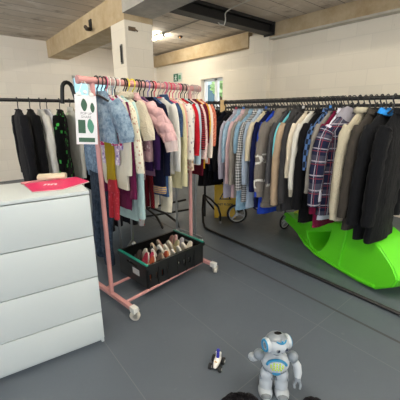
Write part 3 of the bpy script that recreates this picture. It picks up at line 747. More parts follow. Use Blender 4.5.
HC = {'pink': plain('pink_hanger', '#d4527f', .35), 'yellow': plain('yellow_hanger', '#d9cf3c', .35), 'white': plain('white_hanger', '#dcd9d2', .35),
      'black': m_hk, 'lilac': plain('lilac_hanger', '#8f7cc0', .35), 'clear': plain('clear_hanger', '#b9aaa6', .2), 'red': plain('red_hanger', '#d23a52', .35)}
def kid(s, zb, name, label, short, cat, mat, hc='black', hw=.15, kind=None, rz=0, **kw):
    z = PZ-.092; p = pr(s, 0, z); a = TH+PI/2+R(rz)
    kw.setdefault('sr', .042); kw.setdefault('out', .02); kw.setdefault('fold', .003); kw.setdefault('amp', .7); kw['t'] = kw.get('t', .017)*.85
    sd_ = int(s*211+zb*37) % 60
    if kind == 'trousers':
        zt = kw.pop('zt', z-.01)
        g = trousers(name, label, cat, (p.x, p.y, zt), a, L=zt-zb, hw=hw, mat=mat, t=kw['t'], seed=sd_)
        hanger((p.x, p.y, PZ), a, .0215, HC[hc], '%s hanger on the pink rack carrying the %s' % (hc, short), hw*.9, drop=.004, foot=.085)
    else:
        g = garment(name, label, cat, (p.x, p.y, z), a, L=z-zb, hw=hw, mat=mat, seed=sd_, **kw)
        hanger((p.x, p.y, PZ), a, .0215, HC[hc], '%s hanger on the pink rack carrying the %s' % (hc, short), hw, thick=.0035)
    return g
kid(.060, 1.25, 'denim_jacket', 'light blue acid wash denim jacket with puffed sleeve by left post', 'acid wash denim jacket', 'jacket', F('#587086', kind='wash', col2='#92a4b2'), 'black', .155, t=.03, sl=.20, sr=.078, taper=1.0, collar='shirt', out=.03, reach=.06, amp=1.3, cuff=F('#587086', kind='wash', col2='#92a4b2'), cufflen=.025)
of = kid(.085, .97, 'outfit', 'mustard and coral red childs outfit hanging low beside left post', 'mustard and coral outfit', 'outfit', F('#9a8520'), 'black', hw=.06, sl=0, t=.014)
low = trousers('tmp', 'x', 'x', (0, 0, 0), 0, L=.29, hw=.065, mat=F('#a82d3a', kind='dots', col2='#b04450'), t=.016, seed=5)
for c in list(low.children):
    c.parent = of; c.location = (0, 0, -(PZ-.092-.98))
bpy.data.objects.remove(low)
kid(.095, 1.22, 'top', 'magenta and white print top on pink hanger', 'magenta print top', 'top', F('#b8346a', kind='floral', col2='#e3d3d8'), 'pink', .15, sl=.22)
kid(.098, 1.09, 'top', 'lilac floral top half hidden under acid wash denim jacket', 'lilac floral top', 'top', F('#b9a9c3', kind='floral', col2='#d8d2d8', col3='#7d6fa0'), 'clear', .115, sl=.3, out=.0)
kid(.116, .93, 'lace_dress', 'cream lace knit dress above the plum top', 'cream lace dress', 'dress', F('#cdc9ba', kind='rib', col2='#bcb7a6'), 'white', .16, sl=.45, t=.02)
kid(.134, .78, 'dress', 'plum purple dress showing below the cream lace dress', 'plum dress', 'dress', F('#5e1c40'), 'clear', .16, sl=.62, t=.02)
kid(.150, 1.12, 'blouse', 'lavender white blouse left of the sprinkle print pyjama top', 'lavender white blouse', 'blouse', F('#c3bfd4'), 'white', .155, sl=.4)
kid(.188, .68, 'sleepsuit', 'pale duck egg blue long sleepsuit hanging lowest on pink rack', 'duck egg sleepsuit', 'sleepsuit', F('#a9c4c4'), 'white', .16, sl=.78, t=.022, sr=.05)
kid(.158, 1.02, 'pyjama_top', 'cream long sleeved top with tiny sprinkle print', 'sprinkle print top', 'top', F('#d8d2be', kind='dots', col2='#b08a7a', sc=.8), 'black', .165, sl=.43, t=.022, sr=.05, reach=.05)
kid(.228, 1.15, 'teddy_coat', 'cream fluffy teddy coat left of the pale pink puffer', 'cream teddy coat', 'coat', F('#d3c9b4', kind='fleece'), 'black', .165, sl=.22, t=.036, sr=.066, collar='fur', amp=1.5, reach=.05)
kid(.262, .98, 'floral_dress', 'dusky pink small floral dress behind the puffer jacket', 'dusky pink floral dress', 'dress', F('#a98088', kind='floral', col2='#cbb3b2', col3='#7a5a62'), 'yellow', .16, sl=.3)
kid(.305, 1.10, 'puffer_jacket', 'pale pink quilted puffer jacket with wide sleeve on pink rack', 'pale pink puffer jacket', 'jacket', F('#c9a3a4', kind='puffer'), 'yellow', .155, sl=.235, t=.034, sr=.062, taper=.8, out=.03, reach=.12, quilt=.012, amp=2.0, cuff=F('#b9a8a6'), cufflen=.07, collar='shirt', rz=8)
kid(.345, 1.03, 'jumper', 'deep purple jumper below the pink puffer sleeve', 'deep purple jumper', 'jumper', F('#38204e'), 'black', .16, sl=.44, t=.02)
kid(.365, .98, 'top', 'mauve top half hidden between purple jumper and tartan dress', 'mauve top', 'top', F('#8d6683'), 'black', .15, sl=.3)
kid(.400, .70, 'tartan_trousers', 'narrow red and black tartan trousers hanging low in the middle', 'tartan trousers', 'trousers', F('#17080a', kind='gingham', col2='#7d1a24', sc=.42), 'black', .06, 'trousers', t=.016, zt=1.46)
kid(.440, .84, 'coat', 'dark navy coat left of the white sleeved top', 'dark navy coat', 'coat', F('#12152a'), 'lilac', .165, sl=.5, t=.026, band=F('#6a6a86', kind='stripe', col2='#c09a5a', sc=.5))
kid(.475, .80, 'denim_skirt', 'mid blue denim pinafore below the dark navy coat', 'denim pinafore', 'pinafore', F('#2d4468', kind='wash', col2='#3c5478'), 'black', .15, sl=0, t=.022, flare=1.1)
kid(.500, .66, 'cream_trousers', 'cream trousers with small motif hanging lowest below denim pinafore', 'cream trousers', 'trousers', F('#cfc8b4'), 'red', .165, 'trousers', t=.026, zt=1.05)
kid(.545, .98, 'cardigan', 'white cardigan with long sleeve right of the navy coat', 'white cardigan', 'cardigan', F('#d9d6cf'), 'clear', .165, sl=.48, t=.02, sr=.045)
kid(.585, 1.22, 'denim_jacket', 'dark indigo denim jacket left of the cream cardigan', 'dark indigo denim jacket', 'jacket', F('#293a54', kind='wash', col2='#41587a'), 'clear', .155, sl=.22, t=.024, collar='shirt', sr=.05)
kid(.625, .84, 'dress', 'pale cream yellow long sleeved dress in the middle of pink rack', 'cream yellow dress', 'dress', F('#cfc7a0'), 'clear', .16, sl=.62, t=.02)
kid(.655, 1.10, 'top', 'peach pink top just left of the dotted shirt', 'peach pink top', 'top', F('#dba79c'), 'red', .15, sl=.36)
kid(.690, 1.08, 'shirt', 'white shirt with small dark dots on pink rack', 'white dotted shirt', 'shirt', F('#d5d0c9', kind='dots', col2='#8a8290', sc=1.0), 'pink', .17, sl=.40, t=.03, sr=.055, collar='round')
kid(.725, .98, 'dress', 'cream and pink floral frilled dress below the dotted shirt', 'floral frilled dress', 'dress', F('#d9c4b2', kind='floral', col2='#c48d86', col3='#a08a6c', sc=1.3), 'clear', .16, sl=.2, flare=1.25, t=.026)
kid(.758, 1.12, 'cardigan', 'bright red cardigan on the pink rack', 'bright red cardigan', 'cardigan', F('#b01c29'), 'pink', .165, sl=.38, t=.022, sr=.048)
kid(.800, 1.02, 'sleepsuit', 'pale powder blue top right of the bright red cardigan', 'powder blue top', 'top', F('#b4ccd6'), 'clear', .16, sl=.46, t=.018)
kid(.822, 1.16, 'jumper', 'black jumper with red and white striped edge', 'striped edge black jumper', 'jumper', F('#151417'), 'black', .165, sl=.34, t=.022, smat=F('#151417', kind='stripe', col2='#8d2a34', sc=.45))
kid(.850, 1.00, 'blouse', 'pink and cream floral blouse near right end of pink rack', 'pink cream floral blouse', 'blouse', F('#d8bcb6', kind='floral', col2='#e2d6cc', col3='#c88a92', sc=.8), 'clear', .165, sl=.42, t=.02)
kid(.914, .90, 'dress', 'maroon dress hanging below the yellow printed top', 'maroon dress', 'dress', F('#5d1626'), 'clear', .14, sl=.3, t=.016)
kid(.930, .97, 'top', 'yellow printed top near the right post of pink rack', 'yellow printed top', 'top', F('#cfa31c', kind='dots', col2='#b54a2a'), 'clear', .145, sl=.3, t=.016)
kid(.950, 1.02, 'cardigan', 'cream cardigan second from right end of the pink rack', 'cream end cardigan', 'cardigan', F('#d4c8bb'), 'clear', .16, sl=.42, t=.018)
kid(.976, 1.00, 'dress', 'coral red printed dress at the right end of pink rack', 'coral printed dress', 'dress', F('#bd6a52', kind='floral', col2='#cc8a72', col3='#ad5645', sc=.7), 'clear', .165, sl=.32, t=.024, sr=.05)
# spare hooks in colour
for s, c, nm in ((.030, 'black', 'bare black hanger hook beside the left pink post'), (.245, 'black', 'bare black hanger left of the yellow hanger'), (.61, 'pink', 'bare pink hanger near the middle of pink rail'), (.78, 'black', 'bare black hanger right of the pink hangers'),):
    p = pr(s, 0, PZ); h = thing('hanger', nm, 'hanger', p, TH+PI/2)
    mb = MB(); rail_hook(mb, 0, .0215, .005, .085); mb.build('hook', HC[c], h)
    mb = MB(); mb.tube([(-.12, 0, -.125), (-.05, 0, -.10), (0, 0, -.083), (.05, 0, -.10), (.12, 0, -.125)], .007, 6); mb.build('shoulder_bar', HC[c], h)

# poster hanging from the rail's left end
p = pr(-.075, -.05, 1.545)
t = thing('poster', 'white laminated poster with green leaves hanging at pink rail end', 'poster', (p.x-.012, p.y-.02, p.z-.008), R(-6))
PW, PH = .148, .33
t.scale = (.84, .84, .88)
# slight lean: the lower end swings to the right
t.rotation_euler = (R(-4), R(4), R(-10))
MB().box(-PW/2, PW/2, -.0012, .0012, -PH, 0).build('sheet', plain('laminated_paper', '#cfced4', .3), t, smooth=False)
MB().tube([(-.05, 0, -.005), (-.03, .01, .05), (-.01, .045, .095)], .0025, 6).tube([(.05, 0, -.005), (.03, .01, .05), (.005, .045, .095)], .0025, 6).build('string', m_white, t)
MB().ball((-.045, 0, .004), .018, .006, .014).ball((.04, 0, .006), .018, .006, .014).ball((0, .004, .02), .014, .006, .012).build('bow', m_white, t)
mg = plain('print_green', '#1f4a35', .5); mg2 = plain('print_leaf', '#3f7f6a', .5); mt = plain('print_grey', '#5c6468', .5)
def flat_ellipse(cx, cz, rx, rz, rot=0):
    pts = []
    for k in range(20):
        a = 2*PI*k/20; x, z = rx*math.cos(a)*(1-.25*abs(math.sin(a))), rz*math.sin(a)
        pts.append((cx+x*math.cos(rot)-z*math.sin(rot), -.0022, cz+x*math.sin(rot)+z*math.cos(rot)))
    return MB().add(pts, [tuple(range(20))])
flat_ellipse(-.012, -.065, .022, .042, .05).build('leaf_print', mg, t, smooth=False)
flat_ellipse(.045, -.080, .016, .034, .05).build('leaf_print', mg, t, smooth=False)
flat_ellipse(.028, -.205, .024, .050, .12).build('leaf_print', mg2, t, smooth=False)
MB().box(-.058, -.008, -.002, -.001, -.255, -.165).build('green_panel', mg, t, smooth=False)
MB().box(-.058, .055, -.002, -.001, -.315, -.285).build('green_panel', mg, t, smooth=False)
MT = Matrix.Translation((0, -.0016, -.122)) @ Matrix.Rotation(PI/2, 4, 'X')
text_mb('POP UP', .023, MT, .0004).build('heading', mt, t, smooth=False)
MT = Matrix.Translation((0, -.0016, -.145)) @ Matrix.Rotation(PI/2, 4, 'X')
text_mb('SHARE', .024, MT, .0004).build('heading', mt, t, smooth=False)

# ------------------------------------------------------------------ crate with shoes
CA = R(5.9); cp = Vector((1.292, 2.085, .103))
t = thing('crate', 'black plastic crate with teal end rims on pink rack base', 'crate', cp, CA)
CL, CW, CH = .31, .195, .20
def grid_wall(u0, u1, z0, z1, nu, nzr, holes, put):
    mb = MB(); du = (u1-u0)/nu; dz = (z1-z0)/nzr
    for i in range(nu):
        for j in range(nzr):
            if holes(i, j): continue
            put(mb, u0+i*du, u0+(i+1)*du, z0+j*dz, z0+(j+1)*dz)
    return mb
for sy in (-1, 1):
    y = sy*CW
    mb = grid_wall(-CL, CL, 0, CH, 31, 7, lambda i, j: (2 <= j <= 3 and i % 3 == 1 and (i//3) % 5 != 4 and not (i in (13, 16) and j == 2)), lambda b, a0, a1, z0, z1: b.box(a0, a1, y-.006, y+.006, z0, z1))
    mb.build('side_wall', m_blackp, t, smooth=False)
for sx in (-1, 1):
    x = sx*CL
    mb = grid_wall(-CW, CW, 0, CH, 13, 7, lambda i, j: (j == 5 and 4 <= i <= 8), lambda b, a0, a1, z0, z1: b.box(x-.006, x+.006, a0, a1, z0, z1))
    mb.build('end_wall', m_blackp, t, smooth=False)
    MB().box(x-.011, x+.011, -CW-.012, CW+.012, CH, CH+.010).build('teal_strip', plain('teal_plastic', '#12806f', .4), t, bevel=.003)['label'] = 'teal rim strip'
MB().box(-CL, CL, -CW, CW, 0, .008).build('bottom', m_blackp, t, smooth=False)
mb = MB(); mb.box(-CL-.012, CL+.012, -CW-.016, -CW+.006, CH-.03, CH); mb.box(-CL-.012, CL+.012, CW-.006, CW+.016, CH-.03, CH)
for sx in (-1, 1): mb.box(sx*CL-.014, sx*CL+.014, -CW, CW, CH-.03, CH)
for i in range(-3, 4): mb.box(i*.1-.005, i*.1+.005, -CW-.012, -CW, 0, CH)
mb.build('rim', m_blackp, t, smooth=False)
MB().box(-CL-.010, -CL-.006, -.10, -.01, .075, .125).build('label_card', plain('label_white', '#a9a9a9', .5), t, smooth=False)

def shoe(loc, rot, L, sole, upper, label, lace=None):
    """toe points along +x before rotation; loc = shoe's heel base"""
    r = thing('shoe', label, 'shoe', loc); r.rotation_euler = rot
    def hwid(k): return L*(.125+.055*math.sin(PI*min(1, k*1.15))*1.0)*(1 if k < .8 else math.sqrt(max(.02, 1-((k-.8)/.2)**2))) if k > .06 else L*.10
    ks = [0, .04, .12, .25, .4, .55, .7, .82, .91, .97, 1]
    rs = []
    for k in ks:
        w = max(hwid(k), L*.03); rs.append([Vector((k*L, w*1.08*math.cos(a), z)) for a, z in ((0, 0), (0, L*.075), (PI, L*.075), (PI, 0))])
    MB().rings(rs, True).build('sole', sole, r, bevel=.003)
    def ht(k): return L*(.29 if k < .1 else .27 if k < .3 else .27-.10*(k-.3)/.3 if k < .6 else .17-.08*(k-.6)/.4)
    rs = []; NQ = 14
    for k in ks:
        w = max(hwid(k), L*.03)*1.0; h = ht(k); op = .06 < k < .5; ring = []
        for q in range(NQ+1):
            a = PI*q/NQ; c, s_ = math.cos(a), math.sin(a)
            z = L*.07+(h-L*.07)*(s_**.6)
            if op and s_ > .75: z = L*.07+(h-L*.07)*(.75**.6)-(s_-.75)*4*L*.16
            ring.append(Vector((k*L, w*math.copysign(abs(c)**.7, c), z)))
        rs.append(ring)
    mb = MB(); mb.rings(rs, True); mb.build('upper', upper, r)
    if lace:
        b = MB()
        for k in (.5, .57, .64): b.tube([(k*L, -L*.07, ht(k)*.98+.003), (k*L, 0, ht(k)+.006), (k*L, L*.07, ht(k)*.98+.003)], .004, 6)
        b.build('laces', lace, r)
    return r
mc = lambda n, c: plain('shoe_'+n, c, .6, 0, .1)
SH = [ # column position along crate, row, colours sole/upper, description
 (-.275, -.11, '#d8d4cc', '#b5502a', 'rust orange trainer in the near left corner of crate'),
 (-.275, -.02, '#e3e0da', '#a81f3f', 'crimson shoe with white sole near the left end of crate'),
 (-.275, .08, '#2a2522', '#3c2f2a', 'dark brown shoe at the far left corner of crate'),
 (-.215, -.12, '#a58f78', '#5b4a3e', 'large brown shoe at the near left side of crate'),
 (-.215, -.03, '#e8e2d6', '#c3315a', 'pink red shoe with cream sole in crate left part'),
 (-.215, .07, '#d9d2c4', '#d8d2c6', 'off white shoe near the back left of crate'),
 (-.150, -.12, '#b8683a', '#9a3b22', 'burnt orange shoe standing along near side of crate'),
 (-.150, -.02, '#1b1b1c', '#1e1d1f', 'black shoe between pink red and cream shoes in crate'),
 (-.150, .08, '#d6cbb8', '#201f21', 'black shoe with cream sole at the back of crate'),
 (-.085, -.11, '#cdc3b4', '#1a1a1b', 'black plimsoll with pale sole near the front of crate'),
 (-.085, .00, '#e2ddd4', '#27262a', 'charcoal shoe with white sole in middle row of crate'),
 (-.020, -.11, '#e9e6df', '#b9b4ab', 'pale grey shoe with bright white sole in crate middle'),
 (-.020, .00, '#e6e2da', '#cfc8bb', 'ivory shoe in the centre of the crate'),
 (-.020, .09, '#b59d83', '#c9b8a2', 'beige shoe at the back middle of crate'),
 (.045, -.11, '#efece6', '#3b3a3d', 'dark grey shoe with bright white sole standing in crate'),
 (.045, .00, '#e9e4da', '#d8cdb9', 'cream shoe in the middle right of crate'),
 (.045, .09, '#9a8a7a', '#a7665f', 'dusty red shoe at the back right of crate'),
 (.110, -.10, '#efece4', '#d3cabb', 'cream white trainer leaning near right side of crate'),
 (.110, .01, '#d8cfbe', '#a59a72', 'khaki shoe in the right part of crate'),
 (.175, -.10, '#e6dfd2', '#cbb9a5', 'sand coloured shoe near the right front of crate'),
 (.175, .01, '#c9c1ae', '#b0a888', 'olive beige shoe at the right of crate'),
 (.175, .10, '#7d6d60', '#8c5f57', 'brown red shoe at the back right corner of crate'),
 (.238, -.09, '#efe9dd', '#e0d8c8', 'ivory shoe at the near right corner of crate'),
 (.238, .02, '#b9b5bb', '#a9a6ae', 'pale grey slipper standing highest at crate right end'),
 (.238, .11, '#d9b7b4', '#cf9fa0', 'pale pink shoe beside the grey slipper at right end'),
]
Mc = Matrix.Translation(cp) @ Matrix.Rotation(CA, 4, 'Z')
rnd = random.Random(11)
for i, (x, y, sc_, uc, lb) in enumerate(SH):
    if i < 9: x += .055
    if i >= 20: x -= .025
    L = rnd.uniform(.185, .215); tilt = R(rnd.uniform(70, 74))
    w = Mc @ Vector((x-.005, y, .014))
    yaw = CA+R(rnd.uniform(-5, 5))
    # heel down, toe up, sole turned to the crate's left (-x)
    Mx = Matrix.Rotation(yaw, 4, 'Z') @ Matrix.Rotation(-tilt, 4, 'Y')
    if 9 <= i <= 19: Mx = Matrix.Rotation(yaw, 4, 'Z') @ Matrix.Rotation(-(PI-tilt), 4, 'Y') @ Matrix.Rotation(PI, 4, 'X'); w = Mc @ Vector((x+.03, y, .016))
    shoe(w, Mx.to_euler(), L, mc(sc_, sc_), mc(uc, uc), lb, mc('lace', '#dcd8cf') if i % 4 == 0 else None)

# ------------------------------------------------------------------ white drawers with flyers
m_dw = plain('white_laminate', '#bfc7c9', .38, 0, .015, 3)
DX0, DX1, DY0, DY1 = -.26, .552, 1.633, 2.06
DA = R(-7.5)
t = thing('chest_of_drawers', 'white four drawer chest with a pink flyer on top', 'chest of drawers', (.552-.81*math.cos(DA), 1.633-.81*math.sin(DA), 0), DA)
W_, D_ = .81, .43
MB().box(0, W_, 0, D_, 1.003, 1.022).build('top', m_dw, t, bevel=.002)
mb = MB(); mb.box(0, .016, .02, D_, 0, 1.003); mb.box(W_-.016, W_, .02, D_, 0, 1.003); mb.box(.016, W_-.016, D_-.01, D_, .03, 1.003); mb.box(.016, W_-.016, .04, .06, 0, .05)
mb.build('carcass', m_dw, t, smooth=False)
for z0, z1 in ((.045, .238), (.243, .486), (.491, .750), (.755, .998)):
    mb = MB(); mb.box(.001, W_-.001, 0, .018, z0, z1)
    d = mb.build('drawer', m_dw, t, bevel=.0025)
    MB().box(.03, W_-.03, .018, D_-.03, z0+.02, z1-.06).build('drawer_box', m_dw, d, smooth=False)
m_fly = plain('flyer_pink', '#d62a62', .35, 0, .03)
fly = thing('flyer', 'bright pink leaflet lying on the white drawers', 'leaflet', (.44, 1.85, 1.024))
def sheet(pts, z0, z1):
    n = len(pts); mb = MB(); mb.add([(x, y, z0) for x, y in pts]+[(x, y, z1) for x, y in pts], [tuple(range(n))[::-1], tuple(range(n, 2*n))]+[(i, (i+1) % n, n+(i+1) % n, n+i) for i in range(n)]); return mb
sheet([(-.14, -.07), (.0, -.115), (.185, -.01), (.165, .155), (-.14, .14)], .004, .008).build('cover', m_fly, fly, smooth=False)
sheet([(-.14, -.078), (.0, -.123), (.188, -.018), (.165, .150), (-.14, .135)], 0, .004).build('pages', plain('paper_pages', '#c9b9b6', .6), fly, smooth=False)
Mx = Matrix.Translation((-.02, .035, .0085)) @ Matrix.Rotation(R(-30), 4, 'Z')
text_mb('nn', .075, Mx, .0004, .002).build('lettering', plain('flyer_white', '#e9dfe2', .4), fly, smooth=False)
o = MB(); rs = []
for i in range(9):
    k = i/8
    rs.append([Vector((-.08+.16*k, .045*math.cos(2*PI*q/14)*(1+.3*nz(q, k*3, 1)), .022+.02*math.sin(2*PI*q/14)*(1+.4*nz(q*.7, k*4, 5)))) for q in range(14)])
o.rings(rs, True); o = o.build('folded_cloth', F('#d2c5ad'), None); o.location = (.47, 2.04, 1.024); o.rotation_euler = (0, 0, R(-25))
tag(o, 'cream folded cloth behind the pink leaflet on white drawers', 'cloth')
o = MB().box(-.07, .07, -.012, .012, 0, .012).build('pen_case', plain('pale_red', '#b9787c', .5), None, bevel=.004); o.location = (.36, 2.035, 1.024); tag(o, 'small dusty red case beside the cream cloth on drawers', 'case')

# ------------------------------------------------------------------ yellow wet floor sign, stroller, green seesaw
m_yel = plain('yellow_plastic', '#e2b517', .45, 0, .08)
t = thing('wet_floor_sign', 'yellow folding caution sign standing behind the right rack', 'floor sign', (2.93, 2.98, 0), R(-42))
for sgn, nm in ((-1, 'front'), (1, 'rear')):
    mb = MB(); Mx = Matrix.Translation((0, 0, .60)) @ Matrix.Rotation(sgn*R(15), 4, 'X')
    def bx(x0, x1, z0, z1): mb.box(x0, x1, -.008, .008, z0, z1, Mx)
    bx(-.15, .15, -.60, -.08); bx(-.12, -.05, -.08, .0); bx(.05, .12, -.08, 0); bx(-.15, -.09, -.62, -.60); bx(.09, .15, -.62, -.60)
    pn = mb.build('panel', m_yel, t, bevel=.004)
    b = MB(); Mf = Mx @ Matrix.Translation((0, sgn*.009, 0))
    tri = [(-.085, -.36), (.085, -.36), (0, -.20)]; tri2 = [(-.058, -.345), (.058, -.345), (0, -.232)]
    vs = [Mf @ Vector((x, 0, z)) for x, z in tri+tri2]; b.add(vs, [(0, 1, 4, 3), (1, 2, 5, 4), (2, 0, 3, 5)])
    b.build('warning_triangle', m_black, pn, smooth=False)
    b = MB(); b.tube([Mf @ Vector(p) for p in ((-.03, 0, -.33), (.01, 0, -.30), (.03, 0, -.27))], .008, 6); b.tube([Mf @ Vector(p) for p in ((.0, 0, -.30), (.03, 0, -.335))], .007, 6); b.ball(Mf @ Vector((-.02, 0, -.275)), .010)
    b.build('slipping_figure', m_black, pn)
    Mz = Mf @ Matrix.Rotation(PI/2 if sgn < 0 else PI/2, 4, 'X')
    if sgn > 0: Mz = Mz @ Matrix.Rotation(PI, 4, 'Y')
    text_mb('CAUTION', .045, Mz @ Matrix.Translation((0, -.14, 0)), .0006, .001).build('caution_text', m_black, pn, smooth=False)
    text_mb('WET FLOOR', .04, Mz @ Matrix.Translation((0, -.43, 0)), .0006, .001).build('caution_text', m_black, pn, smooth=False)

m_tyre = plain('tyre', '#1c1c1d', .8); m_rim = plain('silver_spoke', '#b9bbbd', .35, .4)
t = thing('pushchair', 'dark pushchair parked behind the garments on right rack', 'pushchair', (0, 0, 0))
def wheel(c, ang, r, par, lean=0):
    w = thing('wheel', '', '', c)
    for k in ('label', 'category'): del w[k]
    w.parent = par; w.rotation_euler = (lean, 0, ang)   # axle along local y
    rr = [(r*math.cos(2*PI*k/28), 0, r*math.sin(2*PI*k/28)) for k in range(28)]
    MB().tube([(x*.91, y, z*.91) for x, y, z in rr], r*.11, 8, closed=True).build('tyre', m_tyre, w)
    MB().tube([(x*.78, y, z*.78) for x, y, z in rr], r*.05, 6, closed=True).build('rim', m_rim, w)
    for k in range(3):
        a = PI/2+k*2*PI/3+.3
        MB().tube([(0, 0, 0), (r*.45*math.cos(a), 0, r*.45*math.sin(a)), (r*.78*math.cos(a), 0, r*.78*math.sin(a))], [r*.14, r*.08, r*.10], 6).build('spoke', m_rim, w)
    MB().lathe([(r*.16, -.03), (r*.16, .03)], 12, Matrix.Rotation(PI/2, 4, 'X')).build('hub', m_rim, w)
wheel((2.80, 2.61, .135), R(-40), .135, t)
wheel((3.13, 2.08, .10), R(-5), .10, t)
wheel((3.45, 2.75, .135), R(-40), .135, t)
MB().tube([(2.83, 2.64, .135), (3.48, 2.78, .135)], .012, 8).build('axle', m_black, t)
MB().tube([(3.13, 2.08, .10), (3.14, 2.10, .28), (3.1, 2.3, .42), (2.95, 2.72, .75)], .014, 8).build('frame', m_black, t)
MB().tube([(2.86, 2.66, .14), (3.0, 2.45, .40), (3.14, 2.10, .28)], .014, 8).build('frame', m_black, t)
mb = MB(); mb.ball((3.08, 2.25, .38), .11, .20, .14); mb.build('seat_fabric', F('#3a2a22'), t)

m_grn = plain('lime_plastic', '#5fd322', .32, 0, .03, 4)
gd = Vector((.4082, .9129, 0)); gn = Vector((.9129, -.4082, 0)); gA = Vector((2.62, 1.03, 0))
t = thing('seesaw', 'lime green plastic rocking seesaw under the right rack', 'seesaw', (2.62, 1.03, 0), math.atan2(gd.y, gd.x))
# local x along its length, -y away from the room, y>0 ... towards the room is +y
prof = [(-.45, .14), (-.30, .03), (-.12, .0), (.15, .0), (.45, .0), (.62, .012), (.76, .06), (.95, .10), (1.13, .13), (1.17, .17), (1.16, .215), (1.10, .245), (1.0, .235), (.86, .215), (.74, .225), (.66, .28), (.60, .36), (.52, .455), (.44, .49), (.36, .455), (.24, .43), (.06, .46), (-.1, .47), (-.28, .40), (-.42, .30), (-.48, .22)]
def off(s_, z): return .055*math.exp(-((s_-.35)/.38)**2)*max(0, 1-z/.5)
hole = [(.622, .185), (.60, .13), (.55, .085), (.48, .055), (.415, .05), (.36, .075), (.315, .14), (.285, .22), (.268, .335), (.35, .285), (.44, .25), (.53, .22)]
bm = bmesh.new()
def vv(s_, z, d): return bm.verts.new((s_, d+off(s_, z) if d >= 0 else d, z))
outer = [vv(x, z, 0) for x, z in prof]; inner = [vv(x, z, 0) for x, z in hole]
deep = [vv(.45+(x-.45)*.86, .2+(z-.2)*.9, 0) for x, z in hole]
for v in deep: v.co.y = -.31
e = [bm.edges.new((outer[i], outer[(i+1) % len(outer)])) for i in range(len(outer))]+[bm.edges.new((inner[i], inner[(i+1) % len(inner)])) for i in range(len(inner))]
bmesh.ops.triangle_fill(bm, edges=e, use_beauty=True)
back = [vv(x, z, -.34) for x, z in prof]
for i in range(len(prof)):
    j = (i+1) % len(prof); bm.faces.new((outer[i], outer[j], back[j], back[i]))
bm.faces.new(back)
for i in range(len(hole)):
    j = (i+1) % len(hole); bm.faces.new((inner[i], inner[j], deep[j], deep[i]))
bm.faces.new(deep)
bmesh.ops.recalc_face_normals(bm, faces=bm.faces)
ed = [q for q in bm.edges if len(q.link_faces) == 2 and q.calc_face_angle(0) > .6]
bmesh.ops.bevel(bm, geom=ed, offset=.012, segments=3, affect='EDGES', clamp_overlap=True)
me = bpy.data.meshes.new('shell'); bm.to_mesh(me); bm.free(); me.materials.append(m_grn)
o = bpy.data.objects.new('shell', me); COL.objects.link(o); o.parent = t
for p in me.polygons: p.use_smooth = True
me.set_sharp_from_angle(angle=R(40))
MB().tube([(1.12, .004, .18), (1.12, -.344, .18)], .022, 12).build('grommet', plain('grey_plug', '#7d8a80', .4), t)
MB().tube([(.95, -.10, .24), (1.0, -.10, .285), (1.06, -.10, .25)], .016, 8).build('handle', plain('handle_yellow', '#c9cf4a', .4), t)
mb = MB(); mb.tube([(-.30, .008, .06), (-.1, .014, .035), (.15, .045, .03), (.40, .062, .03), (.60, .045, .045), (.76, .02, .09)], .014, 8); mb.build('moulded_rib', m_grn, t)
mb = MB(); mb.tube([(.09, .035, .05), (.07, .012, .44)], .012, 8); mb.build('moulded_rib', m_grn, t)

